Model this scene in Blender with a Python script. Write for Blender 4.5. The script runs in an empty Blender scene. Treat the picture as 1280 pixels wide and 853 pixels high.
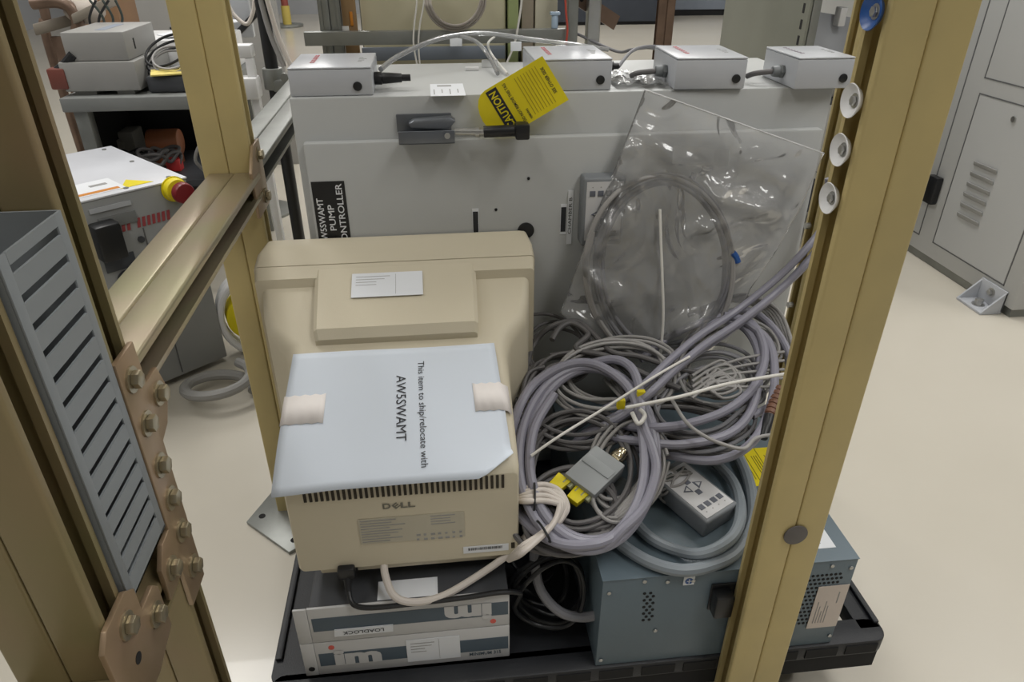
import bpy, bmesh, math, random
from mathutils import Vector, Matrix, noise

random.seed(7)
SC = bpy.context.scene
COL = SC.collection
V = Vector
PI = math.pi

# ------------------------------------------------------------------ camera model
CAM_H, FPX, PITCH, YAW = 1.09, 889.0, math.radians(30), math.radians(6.34)
CF = V((math.sin(YAW) * math.cos(PITCH), math.cos(YAW) * math.cos(PITCH), -math.sin(PITCH)))
CR = V((math.cos(YAW), -math.sin(YAW), 0))
CU = V((math.sin(YAW) * math.sin(PITCH), math.cos(YAW) * math.sin(PITCH), math.cos(PITCH)))


def at(px, py, x=None, y=None, z=None):
    """photo pixel -> the point where its ray meets the plane x=, y= or z="""
    d = CF + CR * ((px - 640) / FPX) + CU * ((426.5 - py) / FPX)
    if z is not None:
        t = (z - CAM_H) / d.z
    elif y is not None:
        t = y / d.y
    else:
        t = x / d.x
    return V((0, 0, CAM_H)) + d * t


def pile(px, py, h=0.0):
    """photo pixel -> point on the sloping top of the cable pile, raised by h"""
    d = CF + CR * ((px - 640) / FPX) + CU * ((426.5 - py) / FPX)
    # plane z = .36 + .42*(y-.70) + h
    t = (0.36 - 0.42 * 0.70 + h - CAM_H) / (d.z - 0.42 * d.y)
    p = V((0, 0, CAM_H)) + d * t
    if p.y > 1.06 - h * 0.8:
        p = at(px, py, y=1.06 - h * 0.8)
    return p


# ------------------------------------------------------------------ materials
def lin(c):
    return tuple(((v / 255) / 12.92 if v / 255 <= 0.04045 else ((v / 255 + 0.055) / 1.055) ** 2.4) for v in c) + (1,)


MATS = {}


def mat(name, rgb, rough=0.5, metal=0.0, var=0.06, scale=6.0, bump=0.0, bscale=200, coat=0.0, spec=0.5, rgb2=None, detail=4):
    if name in MATS:
        return MATS[name]
    m = bpy.data.materials.new(name)
    m.use_nodes = True
    nt = m.node_tree
    b = nt.nodes['Principled BSDF']
    b.inputs['Roughness'].default_value = rough
    b.inputs['Metallic'].default_value = metal
    b.inputs['Coat Weight'].default_value = coat
    b.inputs['Specular IOR Level'].default_value = spec
    tc = nt.nodes.new('ShaderNodeTexCoord')
    n = nt.nodes.new('ShaderNodeTexNoise')
    n.inputs['Scale'].default_value = scale
    n.inputs['Detail'].default_value = detail
    nt.links.new(tc.outputs['Object'], n.inputs['Vector'])
    mx = nt.nodes.new('ShaderNodeMix')
    mx.data_type = 'RGBA'
    c = lin(rgb)
    if rgb2:
        c1, c2 = c, lin(rgb2)
    else:
        c1 = tuple(max(0, v * (1 - var)) for v in c[:3]) + (1,)
        c2 = tuple(min(1, v * (1 + var)) for v in c[:3]) + (1,)
    mx.inputs[6].default_value = c1
    mx.inputs[7].default_value = c2
    mr = nt.nodes.new('ShaderNodeMapRange')
    mr.inputs[1].default_value = 0.3
    mr.inputs[2].default_value = 0.7
    nt.links.new(n.outputs['Fac'], mr.inputs[0])
    nt.links.new(mr.outputs[0], mx.inputs[0])
    nt.links.new(mx.outputs[2], b.inputs['Base Color'])
    if bump:
        n2 = nt.nodes.new('ShaderNodeTexNoise')
        n2.inputs['Scale'].default_value = bscale
        nt.links.new(tc.outputs['Object'], n2.inputs['Vector'])
        bp = nt.nodes.new('ShaderNodeBump')
        bp.inputs['Strength'].default_value = bump
        bp.inputs['Distance'].default_value = 0.002
        nt.links.new(n2.outputs['Fac'], bp.inputs['Height'])
        nt.links.new(bp.outputs[0], b.inputs['Normal'])
    MATS[name] = m
    return m


def clear_mat(name, tint=(0.97, 0.98, 0.98), haze=0.08, gloss_rough=0.08, crease=0.0):
    m = bpy.data.materials.new(name)
    m.use_nodes = True
    nt = m.node_tree
    for n in list(nt.nodes):
        nt.nodes.remove(n)
    out = nt.nodes.new('ShaderNodeOutputMaterial')
    tr = nt.nodes.new('ShaderNodeBsdfTransparent')
    tr.inputs[0].default_value = tint + (1,)
    df = nt.nodes.new('ShaderNodeBsdfDiffuse')
    df.inputs[0].default_value = (0.93, 0.94, 0.95, 1)
    gl = nt.nodes.new('ShaderNodeBsdfGlossy')
    gl.inputs['Roughness'].default_value = gloss_rough
    lw = nt.nodes.new('ShaderNodeFresnel')
    lw.inputs[0].default_value = 1.7
    m1 = nt.nodes.new('ShaderNodeMixShader')
    m1.inputs[0].default_value = haze
    m2 = nt.nodes.new('ShaderNodeMixShader')
    nt.links.new(tr.outputs[0], m1.inputs[1])
    nt.links.new(df.outputs[0], m1.inputs[2])
    nt.links.new(lw.outputs[0], m2.inputs[0])
    nt.links.new(m1.outputs[0], m2.inputs[1])
    nt.links.new(gl.outputs[0], m2.inputs[2])
    if crease:
        tc = nt.nodes.new('ShaderNodeTexCoord')
        nz = nt.nodes.new('ShaderNodeTexNoise')
        nz.inputs['Scale'].default_value = 7
        nz.inputs['Detail'].default_value = 2
        nz.inputs['Distortion'].default_value = 1.5
        bp = nt.nodes.new('ShaderNodeBump')
        bp.inputs['Strength'].default_value = 1.0
        bp.inputs['Distance'].default_value = crease
        nt.links.new(tc.outputs['Object'], nz.inputs['Vector'])
        nt.links.new(nz.outputs['Fac'], bp.inputs['Height'])
        nt.links.new(bp.outputs[0], gl.inputs['Normal'])
        nt.links.new(bp.outputs[0], lw.inputs['Normal'])
    nt.links.new(m2.outputs[0], out.inputs[0])
    MATS[name] = m
    return m


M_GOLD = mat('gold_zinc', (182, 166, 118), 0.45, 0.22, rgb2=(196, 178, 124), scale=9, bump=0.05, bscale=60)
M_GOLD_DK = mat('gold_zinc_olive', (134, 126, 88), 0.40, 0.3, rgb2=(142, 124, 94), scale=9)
M_RAIL = mat('gold_zinc_shiny', (164, 160, 128), 0.3, 0.7, rgb2=(170, 154, 136), scale=8)
M_PLATE = mat('zinc_plate', (146, 126, 98), 0.35, 0.4, rgb2=(158, 134, 110), scale=20)
M_BOLT = mat('zinc_bolt', (168, 158, 134), 0.3, 0.75, var=0.1, scale=40)
M_STEEL = mat('bright_steel', (180, 180, 178), 0.3, 0.85, var=0.1, scale=20)
M_GALV = mat('galvanised', (140, 142, 138), 0.42, 0.6, var=0.1, scale=16)
M_ENCL = mat('enclosure_grey', (184, 186, 185), 0.45, 0, var=0.03, scale=3)
M_SBOX = mat('painted_light_grey', (184, 187, 192), 0.28, 0, var=0.02, scale=6)
M_BEIGE = mat('monitor_beige', (206, 197, 174), 0.5, 0, var=0.025, scale=4, bump=0.1, bscale=900)
M_BEIGE_DK = mat('monitor_dark_slot', (52, 46, 36), 0.8)
M_PAPER = mat('office_paper', (212, 220, 230), 0.8, 0, var=0.015, scale=3)
M_TAPE = mat('masking_tape', (232, 226, 222), 0.6, 0, var=0.02)
M_LABEL = mat('label_white', (226, 229, 233), 0.5, 0, var=0.01)
M_INK = mat('ink_black', (38, 40, 46), 0.6)
M_INKG = mat('ink_grey', (150, 150, 148), 0.6)
M_LOGO = mat('logo_grey', (112, 110, 98), 0.5)
M_BLACK = mat('black_plastic', (26, 27, 29), 0.4, 0, var=0.15)
M_DARK = mat('dark_interior', (18, 18, 19), 0.8)
M_CART = mat('cart_plastic', (34, 36, 40), 0.5, 0, var=0.1, bump=0.2, bscale=500)
M_BLUE = mat('slate_blue_paint', (98, 113, 122), 0.42, 0, var=0.06, scale=5, bump=0.1, bscale=700)
M_CAB1 = mat('cable_violet_grey', (136, 135, 147), 0.4, 0, var=0.05)
M_CAB2 = mat('cable_grey', (120, 120, 124), 0.5, 0, var=0.08)
M_CAB3 = mat('cable_thin_grey', (148, 146, 144), 0.45, 0, var=0.08)
M_CAB4 = mat('cable_dark_grey', (92, 90, 90), 0.5, 0, var=0.1)
M_HOSE = mat('hose_grey', (128, 136, 142), 0.45, 0, var=0.05)
M_CABW = mat('cable_white', (206, 198, 190), 0.5, 0, var=0.05)
M_STRING = mat('white_nylon', (218, 216, 210), 0.5, 0, var=0.03)
M_YELLOW = mat('safety_yellow', (226, 208, 20), 0.5, 0, var=0.06, scale=20)
M_RED = mat('red_print', (190, 70, 76), 0.5)
M_ESTOP = mat('estop_red', (120, 24, 30), 0.4)
M_KEYG = mat('keypad_grey', (126, 130, 134), 0.5, 0, var=0.04)
M_KEYW = mat('keypad_face', (205, 205, 206), 0.45)
M_KEYB = mat('keypad_button', (98, 102, 112), 0.5)
M_DUCT = mat('duct_grey', (128, 133, 136), 0.5, 0, var=0.03)
M_FLOOR = mat('epoxy_floor', (200, 194, 180), 0.22, 0, rgb2=(207, 201, 188), scale=1.2, coat=0.2)
M_WALL = mat('wall_grey', (168, 170, 174), 0.7, 0, var=0.03, scale=1)
M_CEIL = mat('ceiling_white', (215, 215, 212), 0.8)
M_CABN = mat('machine_light_grey', (184, 185, 184), 0.4, 0, var=0.02, scale=2)
M_LINE = mat('panel_gap', (96, 97, 98), 0.7)
M_STRIPE = mat('instrument_stripe', (78, 92, 104), 0.5)
M_INSTR = mat('instrument_grey', (200, 200, 200), 0.45, 0, var=0.02)
M_INSTRDK = mat('instrument_cover', (62, 64, 68), 0.5, 0, var=0.08)
M_BROWN = mat('brown_core', (110, 76, 58), 0.5)
M_RUST = mat('worn_brown_steel', (112, 92, 78), 0.4, 0.4, var=0.2, scale=20)
M_CREAM = mat('cream_panel', (206, 200, 172), 0.6, 0, var=0.06, scale=3)
M_GREEN = mat('pale_green_panel', (150, 162, 112), 0.6, 0, var=0.06)
M_OLIVE = mat('olive_grey_cabinet', (124, 126, 116), 0.5, 0, var=0.05)
M_NAVY = mat('dark_partition', (52, 58, 68), 0.6)
M_BLUEGREY = mat('blue_grey_partition', (128, 136, 148), 0.6)
M_LTGREY = mat('far_instrument_grey', (146, 145, 142), 0.5, 0, var=0.04)
M_WHITE = mat('matt_white', (224, 224, 224), 0.4)
M_BLUEP = mat('blue_nylon', (40, 84, 150), 0.35)
M_ORANGE = mat('orange_strip', (204, 130, 40), 0.5)
M_TUBE = clear_mat('clear_tubing', (0.9, 0.92, 0.93), 0.28, 0.12)
M_BAG = clear_mat('clear_polythene', (0.985, 0.985, 0.985), 0.17, 0.15, 0.03)
M_TAPEC = clear_mat('clear_sticker', (0.9, 0.9, 0.9), 0.5, 0.3)


# ------------------------------------------------------------------ mesh builder
class MB:
    def __init__(self):
        self.bm = bmesh.new()

    def _merge(self, t, M=None):
        if M is not None:
            bmesh.ops.transform(t, matrix=M, verts=t.verts)
        me = bpy.data.meshes.new('tmp')
        t.to_mesh(me)
        t.free()
        self.bm.from_mesh(me)
        bpy.data.meshes.remove(me)
        return self

    def box(self, x0, x1, y0, y1, z0, z1, bev=0.0, seg=2, M=None):
        t = bmesh.new()
        bmesh.ops.create_cube(t, size=1)
        bmesh.ops.scale(t, vec=(x1 - x0, y1 - y0, z1 - z0), verts=t.verts)
        bmesh.ops.translate(t, vec=((x0 + x1) / 2, (y0 + y1) / 2, (z0 + z1) / 2), verts=t.verts)
        if bev:
            bmesh.ops.bevel(t, geom=t.edges[:], offset=bev, segments=seg, affect='EDGES', profile=0.5)
        return self._merge(t, M)

    def cyl(self, p0, p1, r0, r1=None, seg=20, M=None, bev=0.0):
        p0, p1 = V(p0), V(p1)
        t = bmesh.new()
        d = p1 - p0
        bmesh.ops.create_cone(t, cap_ends=True, segments=seg, radius1=r0, radius2=r0 if r1 is None else r1, depth=d.length)
        if bev:
            es = [e for e in t.edges if len(e.link_faces) == 2 and any(len(f.verts) > 4 for f in e.link_faces)]
            bmesh.ops.bevel(t, geom=es, offset=bev, segments=2, affect='EDGES', profile=0.5)
        q = V((0, 0, 1)).rotation_difference(d.normalized())
        bmesh.ops.transform(t, matrix=Matrix.Translation((p0 + p1) / 2) @ q.to_matrix().to_4x4(), verts=t.verts)
        return self._merge(t, M)

    def sphere(self, c, r, sc=(1, 1, 1), M=None):
        t = bmesh.new()
        bmesh.ops.create_uvsphere(t, u_segments=16, v_segments=10, radius=r)
        bmesh.ops.scale(t, vec=sc, verts=t.verts)
        bmesh.ops.translate(t, vec=c, verts=t.verts)
        return self._merge(t, M)

    def prism(self, poly, o, u, v, w, M=None, bev=0.0):
        """polygon poly (2D, in u/v) at o, extruded along vector w"""
        o, u, v, w = V(o), V(u), V(v), V(w)
        t = bmesh.new()
        a = [t.verts.new(o + u * p[0] + v * p[1]) for p in poly]
        b = [t.verts.new(o + u * p[0] + v * p[1] + w) for p in poly]
        n = len(poly)
        t.faces.new(a)
        t.faces.new(b)
        for i in range(n):
            t.faces.new((a[i], a[(i + 1) % n], b[(i + 1) % n], b[i]))
        bmesh.ops.recalc_face_normals(t, faces=t.faces)
        if bev:
            bmesh.ops.bevel(t, geom=t.edges[:], offset=bev, segments=2, affect='EDGES', profile=0.5)
        return self._merge(t, M)

    def tube(self, pts, r, seg=10, closed=False, M=None):
        t = bmesh.new()
        pts = [V(p) for p in pts]
        n = len(pts)
        rings = []
        T0 = (pts[1] - pts[0]).normalized()
        N = T0.orthogonal().normalized()
        pT = T0
        for i, p in enumerate(pts):
            if closed:
                T = (pts[(i + 1) % n] - pts[i - 1]).normalized()
            else:
                T = (pts[min(i + 1, n - 1)] - pts[max(i - 1, 0)]).normalized()
            N = (pT.rotation_difference(T) @ N).normalized()
            pT = T
            Bn = T.cross(N)
            rr = r[i] if isinstance(r, (list, tuple)) else r
            rings.append([t.verts.new(p + (N * math.cos(2 * PI * k / seg) + Bn * math.sin(2 * PI * k / seg)) * rr) for k in range(seg)])
        m = n if closed else n - 1
        for i in range(m):
            A, Bq = rings[i], rings[(i + 1) % n]
            for k in range(seg):
                t.faces.new((A[k], A[(k + 1) % seg], Bq[(k + 1) % seg], Bq[k]))
        if not closed:
            t.faces.new(list(reversed(rings[0])))
            t.faces.new(rings[-1])
        return self._merge(t, M)

    def loft(self, secs, M=None):
        t = bmesh.new()
        rs = [[t.verts.new(p) for p in s] for s in secs]
        n = len(rs[0])
        for A, Bq in zip(rs, rs[1:]):
            for k in range(n):
                t.faces.new((A[k], A[(k + 1) % n], Bq[(k + 1) % n], Bq[k]))
        t.faces.new(list(reversed(rs[0])))
        t.faces.new(rs[-1])
        bmesh.ops.recalc_face_normals(t, faces=t.faces)
        return self._merge(t, M)

    def quad(self, pts):
        vs = [self.bm.verts.new(p) for p in pts]
        self.bm.faces.new(vs)
        return self


def obj(name, b, m, parent=None, label=None, sharp=35, sub=False):
    me = bpy.data.meshes.new(name)
    b.bm.to_mesh(me)
    b.bm.free()
    me.materials.append(m)
    for p in me.polygons:
        p.use_smooth = True
    me.set_sharp_from_angle(angle=math.radians(sharp))
    o = bpy.data.objects.new(name, me)
    COL.objects.link(o)
    if parent:
        o.parent = parent
        if not sub:
            off = parent.get('_off')
        # meshes are written in world coordinates: bring them into the frame of the thing
        root = parent
        while root.parent:
            root = root.parent
        M = ROOTS.get(root.name)
        if M is not None:
            me.transform(M.inverted())
    if label:
        o['label'] = label
    return o


ROOTS = {}


def thing(name, label, cat, loc=(0, 0, 0), group=None):
    """Empty at the base of a thing; its parts are written in world coordinates"""
    o = bpy.data.objects.new(name, None)
    o.empty_display_size = 0.05
    COL.objects.link(o)
    o.location = loc
    ROOTS[o.name] = Matrix.Translation(V(loc))
    o['label'] = label
    o['category'] = cat
    if group:
        o['group'] = group
    return o


def tag(o, label, cat, group=None):
    o['label'] = label
    o['category'] = cat
    if group:
        o['group'] = group
    return o


def struct(name, b, m):
    o = obj(name, b, m)
    o['kind'] = 'structure'
    return o


def text(body, cap, c, xd, yd, m, parent, bold=0.0, width=None, name='lettering', spacing=1.0, lines=1.0, shear=0.0):
    """lettering as thin mesh; cap = capital height, c = centre, xd = reading direction, yd = letter up"""
    cu = bpy.data.curves.new('t', 'FONT')
    cu.body = body
    cu.align_x = 'CENTER'
    cu.align_y = 'CENTER'
    cu.offset = bold
    cu.extrude = 0.0
    cu.space_character = spacing
    cu.space_line = lines
    cu.shear = shear
    cu.resolution_u = 3
    to = bpy.data.objects.new('t', cu)
    COL.objects.link(to)
    dg = bpy.context.evaluated_depsgraph_get()
    me = bpy.data.meshes.new_from_object(to.evaluated_get(dg))
    bpy.data.objects.remove(to)
    bpy.data.curves.remove(cu)
    xs = [v.co.x for v in me.vertices]
    ys = [v.co.y for v in me.vertices]
    cx, cy = (min(xs) + max(xs)) / 2, (min(ys) + max(ys)) / 2
    s = cap / 0.7
    sx = s if width is None else width / (max(xs) - min(xs))
    xd, yd = V(xd).normalized(), V(yd).normalized()
    nd = xd.cross(yd).normalized()
    M = Matrix.Translation(V(c)) @ Matrix((xd, yd, nd)).transposed().to_4x4() @ Matrix.Diagonal((sx, s, 1, 1)) @ Matrix.Translation((-cx, -cy, 0))
    me.transform(M)
    b = MB()
    b.bm.from_mesh(me)
    bpy.data.meshes.remove(me)
    return obj(name, b, m, parent)


def plate(c, xd, yd, w, h, t=0.0006, bev=0.0):
    """thin rectangular plate centred on c, in-plane axes xd, yd, thickness t outwards"""
    xd, yd = V(xd).normalized(), V(yd).normalized()
    n = xd.cross(yd).normalized()
    b = MB()
    b.prism([(-w / 2, -h / 2), (w / 2, -h / 2), (w / 2, h / 2), (-w / 2, h / 2)], V(c), xd, yd, n * t)
    return b


def smooth(pts, k=8, closed=False):
    pts = [V(p) for p in pts]
    n = len(pts)
    out = []
    rng = range(n) if closed else range(n - 1)
    for i in rng:
        if closed:
            p0, p1, p2, p3 = pts[i - 1], pts[i], pts[(i + 1) % n], pts[(i + 2) % n]
        else:
            p0, p1, p2, p3 = pts[max(i - 1, 0)], pts[i], pts[i + 1], pts[min(i + 2, n - 1)]
        for j in range(k):
            t = j / k
            out.append(0.5 * ((2 * p1) + (p2 - p0) * t + (2 * p0 - 5 * p1 + 4 * p2 - p3) * t * t + (3 * p1 - p0 - 3 * p2 + p3) * t ** 3))
    if not closed:
        out.append(pts[-1])
    return out


def hang(z, p):
    """evenly spaced points straight down from height z to p"""
    n = max(2, int((z - p.z) / 0.05))
    return [V((p.x, p.y, z + (p.z - z) * i / n)) for i in range(n + 1)]


def arc(c, r, a0, a1, n):
    return [(c[0] + r * math.cos(a0 + (a1 - a0) * i / n), c[1] + r * math.sin(a0 + (a1 - a0) * i / n)) for i in range(n + 1)]


# ------------------------------------------------------------------ the room
struct('floor', MB().box(-5, 7, -3, 12, -0.1, 0), M_FLOOR)
struct('ceiling', MB().box(-5, 7, -3, 12, 2.9, 3.0), M_CEIL)
struct('wall_back', MB().box(-5, 7, 12, 12.1, 0, 2.9), M_WALL)
struct('wall_front', MB().box(-5, 7, -3.1, -3, 0, 2.9), M_WALL)
struct('wall_left', MB().box(-5.1, -5, -3, 12, 0, 2.9), M_WALL)
struct('wall_right', MB().box(7, 7.1, -3, 12, 0, 2.9), M_WALL)

# ------------------------------------------------------------------ strut channel
U = 0.041
T_ = 0.0026


def channel_profile(u=U):
    w = u / 2
    lip, gap = 0.0075, 0.0115
    r = 0.0035
    p = []
    p += arc((r, -w + r), r, -PI, -PI / 2, 3)
    p += arc((u - r, -w + r), r, -PI / 2, 0, 3)
    p += [(u, -gap), (u - lip, -gap), (u - lip, -gap - T_), (u - T_, -gap - T_), (u - T_, -w + T_), (T_, -w + T_),
          (T_, w - T_), (u - T_, w - T_), (u - T_, gap + T_), (u - lip, gap + T_), (u - lip, gap), (u, gap)]
    p += arc((u - r, w - r), r, 0, PI / 2, 3)
    p += arc((r, w - r), r, PI / 2, PI, 3)
    return p


def strut(b, base, axis, open_dir, u=U, double=True):
    """strut channel from base along axis (vector); base lies on the back seam; open_dir = way the slot faces"""
    axis, open_dir = V(axis), V(open_dir).normalized()
    side = axis.normalized().cross(open_dir).normalized()
    b.prism(channel_profile(u), base, open_dir, side, axis)
    if double:
        b.prism(channel_profile(u), base, -open_dir, -side, axis)
    return b


def hexbolt(b, c, n, r=0.0085, h=0.007, wr=0.0125, hexa=True):
    c, n = V(c), V(n).normalized()
    b.cyl(c, c + n * 0.002, wr, seg=20)
    b.cyl(c + n * 0.002, c + n * (0.002 + h), r, seg=6 if hexa else 16, bev=0.001)
    return b


XF = -0.285          # right-hand faces of the gold frame
XS = XF - U          # back seam of its double channels

fr = thing('bolted_framework', 'gold zinc-plated strut frame with bolted joint plates beside the monitor', 'frame', (XS, 0.57, 0))
# post by the camera's left, cut at the sides by the photograph
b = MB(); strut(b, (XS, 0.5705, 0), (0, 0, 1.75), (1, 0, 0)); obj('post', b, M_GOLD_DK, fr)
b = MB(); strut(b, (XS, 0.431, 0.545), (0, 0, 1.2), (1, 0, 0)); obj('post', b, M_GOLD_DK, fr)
b = MB(); strut(b, (XS - 0.008, 1.2105, 0.008), (0, 0, 1.74), (1, 0, 0)); obj('post', b, M_GOLD, fr)
b = MB(); strut(b, (XS, 0.592, 0.7255), (0, 0.597, 0), (1, 0, 0)); obj('rail', b, M_RAIL, fr)
b = MB(); strut(b, (XS - 0.008, 1.232, 0.7255), (0, 0.85, 0), (1, 0, 0)); obj('rail', b, M_GALV, fr)
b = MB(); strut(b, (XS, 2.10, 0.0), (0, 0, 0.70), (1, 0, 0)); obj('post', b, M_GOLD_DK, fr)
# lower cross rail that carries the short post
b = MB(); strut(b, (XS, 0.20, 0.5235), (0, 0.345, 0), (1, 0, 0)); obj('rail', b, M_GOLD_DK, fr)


def yz_plate(poly, x, t=0.005):
    b = MB()
    b.prism([(p[0], p[1]) for p in poly], (x, 0, 0), (0, 1, 0), (0, 0, 1), (t, 0, 0), bev=0.0008)
    return b


xp = XF + 0.0005
pl = obj('joint_plate', yz_plate([(0.549, 0.468), (0.592, 0.468), (0.592, 0.655), (0.612, 0.662), (0.634, 0.690), (0.622, 0.722), (0.594, 0.722), (0.592, 0.768),
                                   (0.549, 0.768), (0.549, 0.578), (0.528, 0.578), (0.512, 0.560), (0.512, 0.520), (0.549, 0.520)], xp), M_PLATE, fr)
for (y, z) in ((0.568, 0.742), (0.610, 0.699), (0.570, 0.692), (0.570, 0.642), (0.570, 0.600), (0.570, 0.556), (0.530, 0.545), (0.572, 0.503)):
    b = MB(); hexbolt(b, (xp + 0.005, y, z), (1, 0, 0)); obj('bolt', b, M_BOLT, pl)
pl = obj('joint_plate', yz_plate([(0.395, 0.502), (0.452, 0.490), (0.498, 0.502), (0.498, 0.556), (0.490, 0.566), (0.462, 0.566), (0.462, 0.594), (0.448, 0.606), (0.408, 0.606), (0.395, 0.594)], xp), M_PLATE, fr)
for (y, z) in ((0.433, 0.582), (0.478, 0.541)):
    b = MB(); hexbolt(b, (xp + 0.005, y, z), (1, 0, 0)); obj('bolt', b, M_BOLT, pl)
b = MB(); b.cyl((xp + 0.0045, 0.432, 0.541), (xp + 0.0055, 0.432, 0.541), 0.0055, seg=16); obj('bolt_hole', b, M_DARK, pl)
# joint plate at the far end of the rail
pl = obj('joint_plate', yz_plate([(1.15, 0.68), (1.235, 0.68), (1.235, 0.79), (1.19, 0.79), (1.15, 0.755)], XF - 0.0075, 0.005), M_PLATE, fr)
for (y, z) in ((1.21, 0.77), (1.21, 0.70)):
    b = MB(); hexbolt(b, (XF - 0.0025, y, z), (1, 0, 0)); obj('bolt', b, M_BOLT, pl)
# foot plate with bolt holes
b = MB(); b.prism([(-0.435, 1.165), (-0.332, 1.068), (-0.285, 1.105), (-0.285, 1.25), (-0.40, 1.25)], (0, 0, 0.0005), (1, 0, 0), (0, 1, 0), (0, 0, 0.008), bev=0.001)
fp = obj('foot_plate', b, M_GALV, fr)
for (x, y) in ((-0.405, 1.178), (-0.327, 1.10)):
    b = MB(); b.cyl((x, y, 0.0080), (x, y, 0.0092), 0.007, seg=16); obj('bolt_hole', b, M_DARK, fp)

# ------------------------------------------------------------------ slotted wiring duct between the two near posts
du = thing('wiring_duct', 'grey slotted wiring duct standing upright between the two gold posts', 'wiring duct', (-0.32, 0.50, 0.56))
y0, y1, z0, z1 = 0.4535, 0.5475, 0.585, 0.908
xd0, xd1 = -0.352, -0.281
b = MB()
b.box(xd1 - 0.002, xd1, y0, y0 + 0.011, z0, z1, 0.0005)
b.box(xd1 - 0.002, xd1, y1 - 0.011, y1, z0, z1, 0.0005)
ns = 14
zt = z1 - 0.009
pitch = (z1 - 0.009 - z0 - 0.006) / ns
b.box(xd1 - 0.002, xd1, y0 + 0.011, y1 - 0.011, zt, z1)
for i in range(ns):
    za = zt - i * pitch - 0.0068
    b.box(xd1 - 0.002, xd1, y0 + 0.0105, y1 - 0.0105, za - (pitch - 0.0068), za)
b.box(xd1 - 0.002, xd1, y0 + 0.011, y1 - 0.011, z0, z0 + 0.0062)
obj('slotted_wall', b, M_DUCT, du)
b = MB()
b.box(xd0, xd1 - 0.002, y0, y0 + 0.002, z0, z1)
b.box(xd0, xd1 - 0.002, y1 - 0.002, y1, z0, z1)
b.box(xd0, xd0 + 0.002, y0, y1, z0, z1)
b.box(xd0, xd1, y0, y1, z0, z0 + 0.002)
obj('duct_body', b, M_DUCT, du)

# ------------------------------------------------------------------ right-hand post in front of the cart
u2 = 0.0392
PX = 0.4160
rp = thing('strut_post', 'gold double strut post with white washers standing before the blue-grey box', 'post', (PX, 0.6165, 0))
b = MB(); strut(b, (PX, 0.6165, 0), (0, 0, 1.75), (1, 0, 0), u=u2); obj('channel', b, M_GOLD, rp)
for k, (py, dy) in enumerate(((127, 0), (188, 0), (248, 0), (15, 0))):
    p = at((1074, 1058, 1043, 1100)[k], py, x=PX - u2)
    z = p.z
    c = V((PX - u2, 0.6165, z))
    b = MB()
    prof = [(0.0004, 0.0065), (0.0004, 0.0105), (0.0062, 0.0150), (0.0070, 0.0146), (0.0030, 0.0098), (0.0020, 0.0065)]
    t = bmesh.new()
    rings = [[t.verts.new(c + V((-h, r * math.cos(2 * PI * i / 32), r * math.sin(2 * PI * i / 32)))) for i in range(32)] for h, r in prof]
    for A_, B_ in zip(rings, rings[1:] + rings[:1]):
        for i in range(32):
            t.faces.new((A_[i], A_[(i + 1) % 32], B_[(i + 1) % 32], B_[i]))
    bmesh.ops.recalc_face_normals(t, faces=t.faces)
    b._merge(t)
    w = obj('fender_washer', b, M_BLUEP if k == 3 else M_WHITE, rp, 'blue washer' if k == 3 else None)
    b = MB(); hexbolt(b, c - V((0.0004, 0, 0)), (-1, 0, 0), 0.0046, 0.0030, 0.0064); obj('bolt', b, M_STEEL, w)
hz = at(982, 669, y=0.597).z
b = MB(); b.cyl((PX + 0.001, 0.5962, hz), (PX + 0.001, 0.5945, hz), 0.0152, seg=32, bev=0.0004); obj('plug_or_hole_disc', b, mat('hole_shade_grey', (92, 88, 86), 0.45), rp, 'dark grey disc coloured as the shade in an open hole')  # no plug here: the disc's dark colour imitates shade inside an open hole

bp_ = thing('strut_post', 'pale gold strut post behind the right edge of the large grey enclosure', 'post', (0.745, 1.22, 0))
b = MB(); strut(b, (0.752, 1.22, 0), (0, 0, 1.75), (-1, 0, 0)); obj('channel', b, M_GOLD, bp_)
for z in (0.60, 0.5, 0.43):
    b = MB(); b.cyl((0.7105, 1.22, z), (0.700, 1.22, z), 0.006, seg=12); obj('bolt', b, M_STEEL, bp_)

# ------------------------------------------------------------------ platform cart
ct = thing('platform_cart', 'black plastic platform cart carrying all the equipment', 'cart', (0.18, 1.05, 0))
cx0, cx1, cy0, cy1 = -0.272, 0.645, 0.637, 1.47
dz = 0.1635
b = MB()


def rrect(x0, x1, y0, y1, r, n=5):
    return arc((x1 - r, y1 - r), r, 0, PI / 2, n) + arc((x0 + r, y1 - r), r, PI / 2, PI, n) + arc((x0 + r, y0 + r), r, PI, 1.5 * PI, n) + arc((x1 - r, y0 + r), r, 1.5 * PI, 2 * PI, n)


# deck built of slabs so that the grip opening at its corner stays open
b.prism(rrect(cx0, 0.575, cy0 + 0.03, cy1 - 0.03, 0.01), (0, 0, dz - 0.03), (1, 0, 0), (0, 1, 0), (0, 0, 0.03))
b.prism(rrect(cx0, cx1, cy0, cy0 + 0.042, 0.020), (0, 0, dz - 0.03), (1, 0, 0), (0, 1, 0), (0, 0, 0.03), bev=0.003)
b.prism(rrect(cx0, cx1, cy1 - 0.05, cy1, 0.022), (0, 0, dz - 0.03), (1, 0, 0), (0, 1, 0), (0, 0, 0.03), bev=0.003)
b.prism(rrect(0.608, cx1, cy0 + 0.02, cy1 - 0.02, 0.005), (0, 0, dz - 0.03), (1, 0, 0), (0, 1, 0), (0, 0, 0.03), bev=0.003)
b.box(0.57, 0.61, 0.79, 1.35, dz - 0.03, dz)
obj('deck', b, M_CART, ct)
b = MB()
b.box(0.634, 0.643, 0.665, 1.44, dz, dz + 0.006, 0.002)
obj('rim', b, M_CART, ct)
b = MB()
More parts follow.
